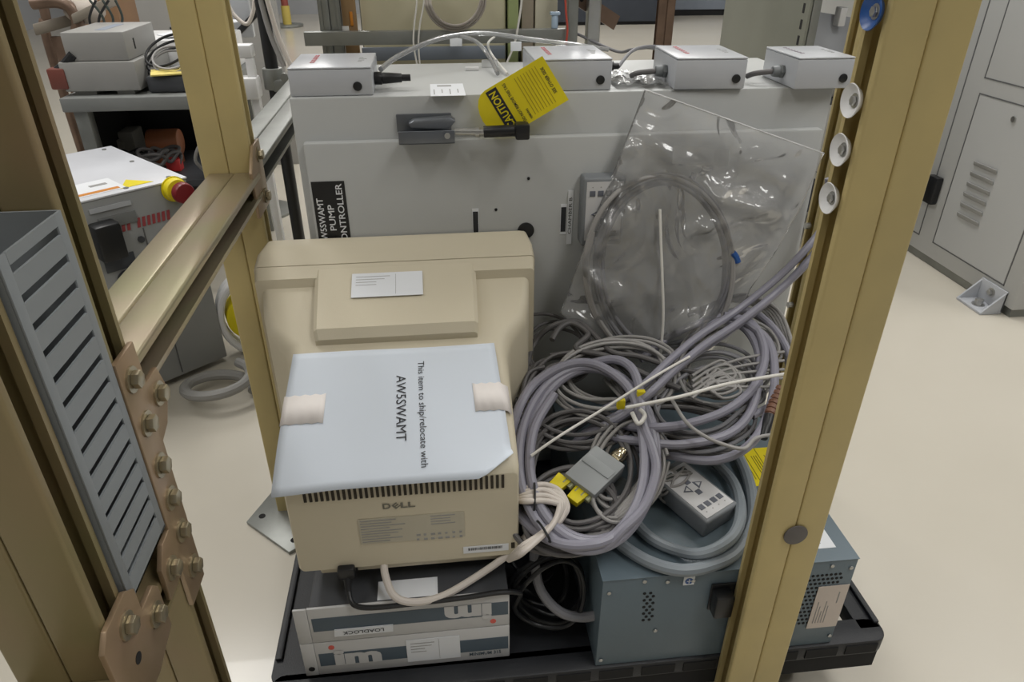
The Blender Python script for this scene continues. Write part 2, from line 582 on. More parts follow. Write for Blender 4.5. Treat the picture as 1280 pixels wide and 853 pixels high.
b.box(cx0 + 0.002, cx0 + 0.012, 0.70, 1.40, dz, dz + 0.006, 0.002)
obj('rim', b, M_CART, ct)
b = MB()
for i in range(14):
    x = cx0 + 0.03 + i * 0.063
    b.box(x, x + 0.05, cy0 - 0.0015, cy0 + 0.002, dz - 0.024, dz - 0.006)
b.box(cx0 + 0.01, cx1 - 0.01, cy0 + 0.004, cy0 + 0.02, dz - 0.065, dz - 0.03)
obj('edge_slots', b, M_DARK, ct)
for (x, y) in ((cx0 + 0.09, cy0 + 0.1), (cx1 - 0.09, cy0 + 0.1), (cx0 + 0.09, cy1 - 0.1), (cx1 - 0.09, cy1 - 0.1)):
    b = MB()
    b.cyl((x - 0.014, y, 0.05), (x + 0.014, y, 0.05), 0.05, seg=28, bev=0.004)
    w = obj('caster', b, M_BLACK, ct)
    b = MB()
    b.box(x - 0.022, x - 0.017, y - 0.02, y + 0.02, 0.04, 0.125)
    b.box(x + 0.017, x + 0.022, y - 0.02, y + 0.02, 0.04, 0.125)
    b.box(x - 0.04, x + 0.04, y - 0.04, y + 0.04, 0.125, 0.1335)
    obj('fork', b, M_GALV, w)

# ------------------------------------------------------------------ large grey enclosure
EY = 1.106
en = thing('pump_controller', 'large light grey pump controller enclosure with a flat door at the back of the cart', 'enclosure', (0.21, 1.25, dz))
EX0, EX1, EZ1 = -0.205, 0.634, 0.878
obj('body', MB().box(EX0, EX1, EY, 1.40, dz, EZ1, 0.004), M_ENCL, en)
obj('door', MB().box(EX0 + 0.013, EX1 - 0.013, EY - 0.018, EY - 0.0005, dz + 0.03, EZ1 - 0.062, 0.004), M_ENCL, en)
DY = EY - 0.018      # front of the door
b = plate((-0.163, DY, 0.700), (1, 0, 0), (0, 0, 1), 0.050, 0.116, 0.0009)
npl = obj('nameplate', b, M_BLACK, en, 'black nameplate with white lettering')
for i, (s, w) in enumerate((('AW5SWAMT', 0.078), ('PUMP', 0.042), ('CONTROLLER', 0.105))):
    text(s, 0.0095, (-0.163 + (i - 1) * 0.0155, DY - 0.0014, 0.700 + (-0.007, 0, 0.002)[i]), (0, 0, 1), (-1, 0, 0), M_LABEL, npl, bold=0.012, width=w)
b = MB(); b.cyl((0.1435, DY - 0.0004, 0.666), (0.1435, DY - 0.004, 0.666), 0.0135, seg=28, bev=0.001); obj('plug_or_hole_disc', b, M_BLACK, en)
for (x, z) in ((0.147, 0.752), (0.095, 0.703)):
    b = MB(); b.cyl((x, DY - 0.0002, z), (x, DY - 0.0012, z), 0.0024, seg=12); obj('screw', b, M_DARK, en)
for (x, z) in ((0.062, 0.680), (0.205, 0.682)):
    b = plate((x, DY, z), (1, 0, 0), (0, 0, 1), 0.0105, 0.052, 0.0008)
    lp = obj('legend_strip', b, M_LABEL, en)
    b = plate((x, DY - 0.0009, z), (1, 0, 0), (0, 0, 1), 0.0082, 0.042, 0.0004)
    obj('legend_print', b, M_INK, lp)
b = plate((0.2155, DY - 0.001, 0.685), (1, 0, 0), (0, 0, 1), 0.0085, 0.092, 0.0008)
lp = obj('legend_strip', b, M_LABEL, en)
text('CHAMBER B', 0.0052, (0.2155, DY - 0.0021, 0.688), (0, 0, 1), (-1, 0, 0), M_INK, lp, width=0.062)
# asset label on the lid
b = plate((0.027, 1.143, EZ1 + 0.0002), (1, 0, 0), (0, 1, 0), 0.052, 0.095, 0.0004)
lp = obj('asset_label', b, M_LABEL, en)
b = MB(); b.box(0.012, 0.034, 1.168, 1.178, EZ1 + 0.0006, EZ1 + 0.0009)
for i in range(4):
    b.box(0.006 + i * 0.012, 0.0075 + i * 0.012, 1.108 + (i % 2) * 0.01, 1.145, EZ1 + 0.0006, EZ1 + 0.0009)
obj('print_marks', b, M_INKG, lp)
# draw latch on the front edge
b = MB()
b.box(-0.052, 0.030, EY - 0.006, EY - 0.0005, 0.826, 0.852, 0.001)
b.box(-0.049, 0.033, EY - 0.046, EY - 0.043, 0.817, 0.836, 0.001)
b.box(-0.049, 0.033, EY - 0.046, EY - 0.004, 0.817, 0.8195, 0.001)
b.prism([(-0.030, 0), (0.024, -0.003), (0.036, 0.008), (0.028, 0.013), (-0.026, 0.010), (-0.034, 0.006)], (0, EY - 0.034, 0.838), (1, 0, 0), (0, 0.3, 1), (0, 0.020, 0), bev=0.0012)
lt = obj('latch', b, mat('latch_grey', (112, 116, 122), 0.35, 0.6), en, 'dull grey metal latch with black grip')
b = MB(); b.cyl((0.022, EY - 0.0505, 0.830), (0.022, EY - 0.053, 0.830), 0.0042, seg=14); obj('rivet', b, M_STEEL, lt)
b = MB(); b.cyl((0.034, EY - 0.036, 0.832), (0.078, EY - 0.042, 0.832), 0.0055, seg=14); b.cyl((0.064, EY - 0.041, 0.832), (0.070, EY - 0.042, 0.832), 0.0075, seg=14); obj('rod', b, M_STEEL, lt)
b = MB(); b.cyl((0.076, EY - 0.042, 0.832), (0.126, EY - 0.046, 0.834), 0.0085, seg=18, bev=0.001)
b.box(0.122, 0.143, EY - 0.059, EY - 0.035, 0.822, 0.845, 0.003)
obj('grip', b, M_BLACK, lt)

# yellow caution tag, held by the latch
tg = None


def tagp(u, v):
    """u across 0..64, v from the square end 0..105 (photo pixels on a sheet leaning against the enclosure)"""
    px, py = 678 + 0.515 * u - 0.857 * v, 70 + 0.857 * u + 0.515 * v
    z0 = at(px, py, y=1.08).z
    return at(px, py, y=1.079 + 0.08 * (z0 - 0.82))


outl = [(0, 0), (64, 0), (64, 84)] + [(64 - 32 + 32 * math.cos(a), 84 + 22 * math.sin(a)) for a in [PI / 10 * i for i in range(1, 10)]] + [(0, 84)]
pts = [tagp(*p) for p in outl]
nrm = (pts[1] - pts[0]).cross(pts[2] - pts[1]).normalized()
if nrm.y > 0:
    nrm = -nrm
b = MB()
t = bmesh.new()
A_ = [t.verts.new(p) for p in pts]
B_ = [t.verts.new(p - nrm * 0.0006) for p in pts]
t.faces.new(A_); t.faces.new(list(reversed(B_)))
for i in range(len(pts)):
    t.faces.new((A_[i], A_[(i + 1) % len(pts)], B_[(i + 1) % len(pts)], B_[i]))
bmesh.ops.recalc_face_normals(t, faces=t.faces)
b._merge(t)
tg = thing('caution_tag', 'yellow caution tag hanging from the latch of the large enclosure', 'tag', tagp(32, 100))
ts = obj('tag_sheet', b, M_YELLOW, tg)
rd = (tagp(10, 50) - tagp(54, 50)).normalized()
up = (tagp(32, 80) - tagp(32, 20)).normalized()
lift = nrm * 0.0005
pxl = (tagp(0, 50) - tagp(64, 50)).length / 64
q = [tagp(3, 70), tagp(61, 70), tagp(61, 85), tagp(3, 85)]
b = MB(); b.quad([p + lift for p in q]); obj('caution_band', b, M_INK, ts)
text('CAUTION', 9.5 * pxl, tagp(32, 77.5) + lift * 2, rd, up, M_YELLOW, ts, bold=0.02, width=50 * pxl)
text('DO NOT REMOVE THIS TAG', 4 * pxl, tagp(32, 60) + lift, rd, up, M_INK, ts, bold=0.015, width=54 * pxl)
text('SEE OTHER SIDE', 4.2 * pxl, tagp(30, 9) + lift, rd, up, M_INK, ts, bold=0.015, width=36 * pxl)
text('REMARKS', 3 * pxl, tagp(53, 51) + lift, rd, up, M_INK, ts, bold=0.01, width=14 * pxl)
b = MB()
for i in range(8):
    v = 45 - i * 4.2
    b.quad([p + lift for p in (tagp(6, v), tagp(58, v), tagp(58, v - 0.7), tagp(6, v - 0.7))])
obj('ruled_lines', b, mat('tag_rule', (160, 140, 30), 0.6), ts)

# ------------------------------------------------------------------ four small instrument boxes on the enclosure


def junction(label, x0, x1, yf, yb, h, rot, plug_x, gland, mark):
    c = V(((x0 + x1) / 2, yf, EZ1))
    o = bpy.data.objects.new('transmitter_box', None)
    COL.objects.link(o)
    o.location = (c.x, c.y, c.z + 0.0005)
    o.rotation_euler = (0, 0, rot)
    o['label'] = label
    o['category'] = 'box'
    o['group'] = 'light grey transmitter boxes on the enclosure'
    w = (x1 - x0) / 2
    d = yb - yf
    obj('body', MB().box(-w, w, 0, d, 0, h * 0.93, 0.002), M_SBOX, o)
    ld = obj('lid', MB().box(-w, w, 0, d, h * 0.93 + 0.0001, h, 0.0018, 3), M_SBOX, o)
    b = MB(); b.cyl((plug_x, 0.0003, h * 0.33), (plug_x, -0.0025, h * 0.33), 0.0066, seg=24, bev=0.0008); obj('plug_or_hole_disc', b, M_BLACK, o)
    b = MB()
    for i in range(7):
        a = -w * 0.55 + 0.0
        yy = d * (0.30 + 0.085 * i)
        b.prism([(0, 0), (0.0065, 0.0025), (0.0065, 0.0075), (0.0045, 0.0072), (0.004, 0.004), (0.002, 0.0032), (0.0015, 0.0055), (0, 0.005)], (-w * 0.55, yy, h + 0.0002), (1, 0, 0), (0, 1, 0), (0, 0, 0.0004))
    obj('maker_mark', b, M_RED if mark else mat('mark_faded', (150, 140, 150), 0.5), ld)
    b = MB()
    for i in range(4):
        b.box(w * 0.62, w * (0.72 + 0.05 * (i % 3)), d * (0.35 + i * 0.09), d * (0.35 + i * 0.09) + 0.003, h + 0.0001, h + 0.0004)
    obj('print_marks', b, M_INKG, ld)
    if gland == 'right':
        b = MB(); b.cyl((w + 0.0005, d * 0.30, h * 0.42), (w + 0.012, d * 0.30, h * 0.42), 0.0095, seg=20, bev=0.001)
        b.cyl((w + 0.012, d * 0.30, h * 0.42), (w + 0.042, d * 0.30, h * 0.42), 0.0085, 0.0065, seg=18, bev=0.001)
        b.cyl((w + 0.042, d * 0.30, h * 0.42), (w + 0.055, d * 0.30, h * 0.42), 0.005, seg=14)
        obj('plug', b, M_BLACK, o)
    elif gland == 'right_short':
        b = MB(); b.cyl((w + 0.0005, d * 0.42, h * 0.55), (w + 0.016, d * 0.42, h * 0.55), 0.0075, seg=20, bev=0.001)
        b.cyl((w + 0.016, d * 0.42, h * 0.55), (w + 0.024, d * 0.42, h * 0.55), 0.005, seg=14); obj('plug', b, M_BLACK, o)
    elif gland == 'left':
        b = MB(); b.cyl((-w - 0.0005, d * 0.38, h * 0.42), (-w - 0.007, d * 0.38, h * 0.42), 0.0105, seg=6, bev=0.0008)
        b.cyl((-w - 0.007, d * 0.38, h * 0.42), (-w - 0.018, d * 0.38, h * 0.42), 0.009, 0.0075, seg=18, bev=0.001)
        g = obj('cable_gland', b, mat('gland_grey', (112, 116, 118), 0.45), o)
        b = MB(); b.tube(smooth([(-w - 0.018, d * 0.38, h * 0.42), (-w - 0.03, d * 0.38, h * 0.40), (-w - 0.045, d * 0.42, h * 0.34), (-w - 0.052, d * 0.5, h * 0.22)], 5), 0.0042, 10); obj('cable_stub', b, M_CAB4, g)
    return o


junction('transmitter box at the rail end of the enclosure top, with a black plug', -0.203, -0.083, 1.112, 1.25, 0.040, 0.0, 0.038, 'right', 1)
junction('transmitter box just behind the yellow tag on the enclosure top', 0.157, 0.276, 1.112, 1.252, 0.046, 0.0, 0.042, 'right_short', 1)
junction('transmitter box above the top corner of the plastic bag, beside the overhanging one', 0.372, 0.482, 1.10, 1.235, 0.046, math.radians(-2), 0.040, 'left', 1)
junction('transmitter box overhanging the corner of the enclosure top next to the gold post', 0.556, 0.646, 1.085, 1.205, 0.046, 0.0, 0.031, 'left', 0)

# ------------------------------------------------------------------ CRT monitor, seen from behind
mo = thing('crt_monitor', 'beige tube monitor seen from behind with a paper sheet taped on it', 'monitor', (-0.06, 0.9, 0.302))


def rsec(y, x0, x1, z0, z1, r):
    return [V((p[0], y, p[1])) for p in rrect(x0, x1, z0, z1, r, 5)]


b = MB()
b.loft([rsec(1.082, -0.258, 0.136, 0.330, 0.668, 0.006), rsec(1.062, -0.264, 0.142, 0.322, 0.675, 0.008), rsec(1.035, -0.274, 0.147, 0.318, 0.667, 0.008), rsec(1.0125, -0.277, 0.148, 0.316, 0.654, 0.007)])
obj('bezel', b, M_BEIGE, mo)
b = MB()
b.loft([rsec(1.0115, -0.2762, 0.1472, 0.317, 0.653, 0.007), rsec(0.990, -0.273, 0.144, 0.320, 0.642, 0.007), rsec(0.9885, -0.264, 0.136, 0.325, 0.628, 0.010), rsec(0.955, -0.260, 0.132, 0.328, 0.611, 0.014), rsec(0.925, -0.252, 0.124, 0.33, 0.597, 0.018),
        rsec(0.895, -0.225, 0.099, 0.333, 0.585, 0.025), rsec(0.870, -0.216, 0.091, 0.335, 0.574, 0.022), rsec(0.80, -0.213, 0.089, 0.338, 0.5415, 0.016),
        rsec(0.712, -0.211, 0.088, 0.340, 0.5005, 0.010), rsec(0.703, -0.2095, 0.087, 0.341, 0.493, 0.008), rsec(0.700, -0.207, 0.085, 0.343, 0.488, 0.006)])
sh = obj('housing', b, M_BEIGE, mo, sharp=28)
# raised middle of the housing
b = MB()
b.loft([[V(p) for p in s] for s in (
    ((-0.186, 1.004, 0.58), (0.055, 1.004, 0.58), (0.055, 1.004, 0.645), (0.049, 1.003, 0.6495), (-0.180, 1.003, 0.6495), (-0.186, 1.004, 0.645)),
    ((-0.181, 0.900, 0.56), (0.051, 0.900, 0.56), (0.051, 0.896, 0.602), (0.046, 0.8955, 0.6065), (-0.176, 0.8955, 0.6065), (-0.181, 0.896, 0.602)),
    ((-0.179, 0.893, 0.56), (0.049, 0.893, 0.56), (0.049, 0.889, 0.590), (0.045, 0.8875, 0.593), (-0.174, 0.8875, 0.593), (-0.179, 0.889, 0.590)))])
obj('raised_panel', b, M_BEIGE, sh, sharp=20)
for (px, py) in ((361, 360), (621, 343)):
    p = at(px, py, y=0.975)
    zz = 0.623
    p = at(px, py, z=0.6215)
    b = MB(); b.cyl((p.x, p.y, p.z - 0.004), (p.x, p.y - 0.001, p.z + 0.002), 0.0036, seg=14); obj('screw', b, M_INK, sh)
# vents on the back and on the lower slope
for k_ in range(2):
    b = MB()
    for i in range(37):
        x = -0.186 + i * (0.250 / 36)
        if k_ == 0:
            b.box(x, x + 0.0036, 0.6985, 0.7005, 0.4655, 0.4865)
        else:
            b.prism([(0, 0), (0.0036, 0), (0.0036, 0.020), (0, 0.020)], (x, 0.7135, 0.5020), (1, 0, 0), (0, 0.907, 0.421), (0, -0.0003, 0.0005))
    obj('vent', b, M_BEIGE_DK, sh)
# lower lip, swivel base, sockets
b = MB()
b.box(-0.185, 0.075, 0.708, 0.95, 0.326, 0.345, 0.004)
obj('lower_lip', b, M_BEIGE, mo)
b = MB()
b.cyl((-0.065, 0.88, 0.3155), (-0.065, 0.88, 0.327), 0.09, seg=40, bev=0.002)
b.box(-0.165, 0.035, 0.79, 0.98, 0.3032, 0.3165, 0.006)
obj('swivel_base', b, M_BEIGE, mo)
BY = 0.6995
# badge: the tilted E
bd = plate((-0.066, BY + 0.0003, 0.4475), (1, 0, 0), (0, 0, 1), 0.048, 0.0125, 0.0004)
bd.bm.clear()
t_ = text('D', 0.0085, (-0.0845, BY - 0.0004, 0.4485), (1, 0, 0), (0, 0, 1), M_LOGO, mo, bold=0.03, width=0.0105)
text('E', 0.0078, (-0.0725, BY - 0.0004, 0.4485), (math.cos(0.7), 0, math.sin(0.7)), (-math.sin(0.7), 0, math.cos(0.7)), M_LOGO, mo, bold=0.03, width=0.0085)
text('LL', 0.0085, (-0.0575, BY - 0.0004, 0.4485), (1, 0, 0), (0, 0, 1), M_LOGO, mo, bold=0.03, width=0.0185)
b = plate((-0.0545, BY, 0.407), (1, 0, 0), (0, 0, 1), 0.138, 0.044, 0.0005)
rl = obj('rating_label', b, mat('rating_plate', (184, 178, 160), 0.5), mo)
b = MB()
for i in range(9):
    z = 0.4265 - i * 0.0046
    b.box(-0.121, -0.121 + random.uniform(0.035, 0.07), BY - 0.0009, BY - 0.0004, z - 0.0013, z)
for i in range(4):
    z = 0.4265 - i * 0.0046
    b.box(-0.03, -0.03 + random.uniform(0.025, 0.042), BY - 0.0009, BY - 0.0004, z - 0.0013, z)
for i in range(7):
    for z in (0.396, 0.388):
        x = -0.050 + i * 0.0095
        b.box(x, x + random.uniform(0.003, 0.006), BY - 0.0009, BY - 0.0004, z - 0.0035, z)
obj('print_marks', b, M_INKG, rl)
b = plate((0.042, BY, 0.3585), (1, 0, 0), (0, 0, 1), 0.062, 0.0125, 0.0005)
rl = obj('serial_label', b, M_LABEL, mo)
b = MB()
for i in range(26):
    x = 0.018 + i * 0.0018
    b.box(x, x + random.uniform(0.0006, 0.0013), BY - 0.0009, BY - 0.0004, 0.3575, 0.362)
obj('bar_marks', b, M_INK, rl)
b = MB(); b.box(0.0765, 0.0815, BY - 0.0003, BY + 0.001, 0.355, 0.365); obj('lock_slot', b, M_BEIGE_DK, mo)
b = MB(); b.box(-0.161, -0.134, 0.7065, 0.715, 0.327, 0.350, 0.001); obj('power_inlet', b, M_DARK, mo)
# asset sticker on the raised panel (its matrix code left blank)
sp = [at(444, 340, y=0.97), at(531, 333, y=0.97)]
n_r = V((0, -0.366, 0.93)).normalized()
sl = V((0, 0.93, 0.366)).normalized()          # up the slope of the raised panel
pc = V((-0.078, 0.9665, 0.6372))
stick = plate(pc, (1, 0, 0), sl, 0.104, 0.048, 0.0006)
st = obj('asset_sticker', stick, M_LABEL, mo, 'white asset sticker')
b = MB()
for i in range(4):
    o_ = pc + sl * (0.016 - i * 0.0055) + n_r * 0.0008
    w = (0.05, 0.042, 0.03, 0.03)[i]
    b.quad([o_ + V((-0.046, 0, 0)), o_ + V((-0.046 + w, 0, 0)), o_ + V((-0.046 + w, 0, 0)) + sl * 0.001, o_ + V((-0.046, 0, 0)) + sl * 0.001])
o_ = pc + n_r * 0.0008
b.quad([o_ + V((0.012, 0, 0)) - sl * 0.02, o_ + V((0.0125, 0, 0)) - sl * 0.02, o_ + V((0.0125, 0, 0)) + sl * 0.02, o_ + V((0.012, 0, 0)) + sl * 0.02])
obj('print_marks', b, M_INKG, st)
# the taped sheet lies on the lower slope of the housing and sags over its back edge
NXs, NYs = 26, 18


def sheet(u, v):
    """u 0..1 left-right, v 0..1 top-bottom"""
    y = 0.874 - v * 0.186
    x = -0.2085 + u * 0.2800 + v * (-0.002 + 0.022 * (u - 0.5))
    z = 0.5785 - (0.874 - y) * 0.465 + 0.0012
    z += 0.0030 * math.sin(PI * v) * (0.6 + 0.4 * math.sin(PI * u)) + 0.0006 * math.sin(u * 7 + v * 3)
    if v > 0.9:
        z -= (v - 0.9) * 0.015
    if u > 0.86 and v > 0.82:          # lifted lower right corner
        k = max(0, (u - 0.86) / 0.14 + (v - 0.82) / 0.18 - 1)
        z += 0.022 * k
        y += 0.020 * k
    if u < 0.25 and v > 0.7:
        z -= 0.006 * ((0.25 - u) / 0.25) * ((v - 0.7) / 0.3)
    return V((x, y, z + 0.0008))


b = MB()
g = [[b.bm.verts.new(sheet(i / NXs, j / NYs)) for j in range(NYs + 1)] for i in range(NXs + 1)]
for i in range(NXs):
    for j in range(NYs):
        b.bm.faces.new((g[i][j], g[i][j + 1], g[i + 1][j + 1], g[i + 1][j]))
pp = obj('paper_note', b, M_PAPER, mo, 'white paper note taped on, printed sideways')
md = pp.modifiers.new('thickness', 'SOLIDIFY'); md.thickness = 0.0003
sn = V((0, -0.421, 0.907))
dn = (sheet(0.5, 0.8) - sheet(0.5, 0.2)).normalized()


def sheet_text(body, cap, u, v, width, **k):
    o = text(body, cap, (0, 0, 0), (1, 0, 0), (0, 1, 0), M_INK, pp, width=width, **k)
    M0 = ROOTS[mo.name]
    me = o.data
    me.transform(M0)
    L = (sheet(0.5, 1) - sheet(0.5, 0)).length
    W = 0.28
    for vv in me.vertices:
        X, Y = vv.co.x, vv.co.y
        vv.co = sheet(u + Y / W, v + X / L) + sn * 0.0009
    me.transform(M0.inverted())
    return o


sheet_text('This item to ship/relocate with', 0.0085, 0.622, 0.515, 0.162)
sheet_text('AW5SWAMT', 0.0125, 0.530, 0.475, 0.101)
for (u0, u1, v0, v1, ext) in ((-0.005, 0.185, 0.34, 0.56, -1), (0.865, 1.035, 0.33, 0.55, 1)):
    b = MB()
    n = 8
    rows = []
    for i in range(n + 1):
        u = u0 + (u1 - u0) * i / n
        row = []
        for v in (v0 + 0.01 * (i % 2), v1 - 0.008 * (i % 2)):
            p = sheet(min(max(u, 0), 1), v) + sn * 0.0012
            if u > 1:
                p += V(((u - 1) * 0.28, 0, -(u - 1) * 0.25))
            if u < 0:
                p += V((u * 0.28, 0, u * 0.2))
            row.append(b.bm.verts.new(p))
        rows.append(row)
    for i in range(n):
        b.bm.faces.new((rows[i][0], rows[i][1], rows[i + 1][1], rows[i + 1][0]))
    tp = obj('tape', b, M_TAPE, pp, 'pale masking tape')
    md = tp.modifiers.new('thickness', 'SOLIDIFY'); md.thickness = 0.0003

# ------------------------------------------------------------------ two slim instruments under the monitor


def instrument(label, z0, z1, flip):
    o = thing('vacuum_gauge_controller', label, 'instrument', (-0.06, 0.85, z0))
    o['group'] = 'striped gauge controllers stacked under the monitor'
    x0, x1, yf = -0.203, 0.071, 0.672
    ht = z1 - z0
    obj('case', MB().box(x0 + 0.003, x1 - 0.001, yf + 0.003, 1.02, z0 + 0.001, z1 - 0.0005, 0.002), M_INSTRDK, o)
    fp_ = obj('front_panel', MB().box(x0, x1, yf - 0.001, yf + 0.003, z0 + 0.0005, z1 - 0.0005, 0.0008), M_INSTR, o)
    ea = obj('rack_ear', MB().box(x0 - 0.0185, x0 - 0.0005, yf - 0.0012, yf + 0.0018, z0 + 0.0005, z1 - 0.0005, 0.0006), M_INSTR, o)
    hzz = z0 + (0.015 if not flip else ht - 0.015)
    if not flip:
        b = MB(); b.cyl((x0 - 0.009, yf - 0.001, hzz), (x0 - 0.009, yf - 0.0018, hzz), 0.0045, seg=14); obj('mounting_hole', b, M_DARK, ea)
    s = -1 if flip else 1
    zc = (z0 + z1) / 2

    def Z(f):
        return zc + s * (f - 0.5) * ht

    def X(f):
        return (x0 + x1) / 2 + s * (f - 0.5) * (x1 - x0)
    yy = yf - 0.0013
    za, zb = sorted((Z(0.28), Z(0.66)))
    b = MB(); b.box(x0 + 0.004, x1 - 0.002, yy - 0.0002, yy + 0.0006, za, zb); sr = obj('stripe', b, M_STRIPE, fp_)
    text('im', 0.030, (X(0.21), yy - 0.0006, Z(0.50)), (s, 0, 0), (0, 0, s), M_INSTR, fp_, bold=0.055, width=0.066, name='emblem')
    b = MB(); b.cyl((X(0.085), yy + 0.0004, Z(0.83)), (X(0.085), yy - 0.0005, Z(0.83)), 0.0042, seg=16)
    obj('emblem_dot', b, mat('red_dot', (214, 96, 84), 0.5), fp_)
    return o, fp_, X, Z, yy


o1, f1, X1, Z1, yy1 = instrument('lower striped instrument resting on the cart deck, bearing a white asset label', 0.1640, 0.2330, False)
o2, f2, X2, Z2, yy2 = instrument('upper instrument lying upside down directly under the monitor, with a LOADLOCK strip', 0.2335, 0.3020, True)
text('MINIMUM 315', 0.0065, (X1(0.87), yy1 - 0.0003, Z1(0.20)), (1, 0, 0), (0, 0, 1), M_STRIPE, f1, bold=0.02, width=0.046)
b = plate((X1(0.60), yy1 - 0.0004, Z1(0.50)), (1, 0, 0), (0, 0, 1), 0.076, 0.047, 0.0006)
lb = obj('asset_label', b, M_LABEL, f1)
b = MB()
for i in range(4):
    b.box(X1(0.60) - 0.032, X1(0.60) - 0.032 + (0.034, 0.03, 0.02, 0.022)[i], yy1 - 0.0014, yy1 - 0.0010, Z1(0.72) - i * 0.006, Z1(0.72) - i * 0.006 + 0.001)
b.box(X1(0.60) + 0.008, X1(0.60) + 0.0084, yy1 - 0.0014, yy1 - 0.0010, Z1(0.2), Z1(0.8))
obj('print_marks', b, M_INKG, lb)
b = MB()
b.prism([(-0.040, -0.006), (0.040, -0.006), (0.041, 0.007), (-0.039, 0.007)], (-0.132, yy2 - 0.0005, 0.2520), (1, 0, 0), (0, 0, 1), (0, -0.002, 0))
ls = obj('name_strip', b, M_LABEL, f2)
text('LOADLOCK', 0.0062, (-0.132, yy2 - 0.0030, 0.2525), (-1, 0, 0), (0, 0, -1), M_INK, ls, bold=0.01, width=0.056)
b = plate((-0.068, 0.692, 0.3018), (1, 0, 0), (0, 1, 0), 0.082, 0.032, 0.0005)
obj('asset_label', b, M_LABEL, o2)

# ------------------------------------------------------------------ blue-grey power supply
ps = thing('power_supply', 'slate blue-grey power supply box with vent holes on the cart front corner', 'power supply', (0.372, 0.85, dz))
X0, X1_, Y0, Y1_, Z0, Z1_ = 0.193, 0.552, 0.640, 1.06, dz + 0.0008, 0.342
obj('cabinet', MB().box(X0, X1_, Y0 + 0.001, Y1_, Z0, Z1_ - 0.0015, 0.0015), M_BLUE, ps)
obj('top_cover', MB().box(X0 - 0.001, X1_ + 0.001, Y0, Y1_ + 0.001, Z1_ - 0.0014, Z1_, 0.0006), M_BLUE, ps)
b = MB()
for i in range(9):
    for j in range(2):
        x = 0.2555 + j * 0.0085 + (i % 2) * 0.004 - (8 - i) * 0.0004
        z = 0.310 - i * 0.0068
        b.cyl((x, Y0 + 0.0014, z), (x, Y0 + 0.0004, z), 0.0024, seg=8)
obj('vent', b, M_DARK, ps)
b = MB()
for i in range(13):
    for j in range(14):
        x = 0.452 + j * 0.0066 + (i % 2) * 0.0033
        z = 0.314 - i * 0.0082
        if x < 0.536:
            b.cyl((x, Y0 + 0.0014, z), (x, Y0 + 0.0004, z), 0.0023, seg=8)
obj('vent', b, M_DARK, ps)
for (x, z) in ((0.2025, 0.318), (0.250, 0.3345), (0.282, 0.330), (0.200, 0.178), (0.275, 0.232), (0.318, 0.3275), (0.515, 0.332), (0.544, 0.325), (0.546, 0.182)):
    b = MB(); b.cyl((x, Y0 + 0.0008, z), (x, Y0 - 0.0012, z), 0.003, seg=12, bev=0.0006); obj('screw', b, M_STEEL, ps)
b = plate((0.312, Y0 + 0.0006, 0.328), (1, 0, 0), (0, 0, 1), 0.0155, 0.0155, 0.0008)
sb = obj('earth_sticker', b, M_LABEL, ps)
b = MB(); b.cyl((0.312, Y0, 0.328), (0.312, Y0 - 0.0006, 0.328), 0.0056, seg=24); sd = obj('sticker_disc', b, M_BLUEP, sb)
b = MB(); b.box(0.3114, 0.3126, Y0 - 0.0009, Y0 - 0.0003, 0.324, 0.332); b.box(0.309, 0.315, Y0 - 0.0009, Y0 - 0.0003, 0.3275, 0.3285); obj('sticker_symbol', b, M_LABEL, sd)
b = MB(); b.box(0.345, 0.402, Y0 - 0.0025, Y0 + 0.0006, 0.268, 0.318, 0.001); b.box(0.346, 0.372, Y0 - 0.022, Y0 - 0.002, 0.272, 0.312, 0.003); obj('connector', b, M_BLACK, ps)
b = plate((0.5275, Y0 + 0.0003, 0.2475), (1, 0, 0), (0, 0, 1), 0.046, 0.088, 0.0007)
rl = obj('rating_label', b, mat('rating_pink', (206, 194, 184), 0.5), ps)
b = MB()
for i in range(5):
    b.box(0.511 + i * 0.004, 0.512 + i * 0.004, Y0 - 0.0008, Y0 - 0.0003, 0.215, 0.26 - (i % 3) * 0.01)
b.box(0.538, 0.5395, Y0 - 0.0008, Y0 - 0.0003, 0.255, 0.278)
obj('print_marks', b, M_INKG, rl)
b = plate((0.503, 0.712, Z1_), (1, 0, 0), (0, 1, 0), 0.054, 0.098, 0.0005)
rl = obj('paper_label', b, M_LABEL, ps)
b = MB()
for i in range(4):
    b.box(0.486, 0.512 - i * 0.003, 0.672 + i * 0.006, 0.6728 + i * 0.006, Z1_ + 0.0006, Z1_ + 0.0009)
obj('print_marks', b, M_INKG, rl)
b = plate((0.495, 0.842, Z1_), (1, 0, 0), (0, 1, 0), 0.066, 0.090, 0.0005)
rl = obj('warning_label', b, M_YELLOW, ps, 'yellow warning label')
b = MB()
for x in (0.481, 0.503):
    b.box(x, x + 0.001, 0.797, 0.887, Z1_ + 0.0006, Z1_ + 0.0009)
for x in (0.468, 0.4905, 0.5125):
    for k in range(3):
        b.box(x + k * 0.004, x + k * 0.004 + 0.0011, 0.812, 0.868, Z1_ + 0.0006, Z1_ + 0.0009)
obj('print_marks', b, mat('warning_print', (120, 112, 30), 0.6), rl)

# ------------------------------------------------------------------ handheld keypads


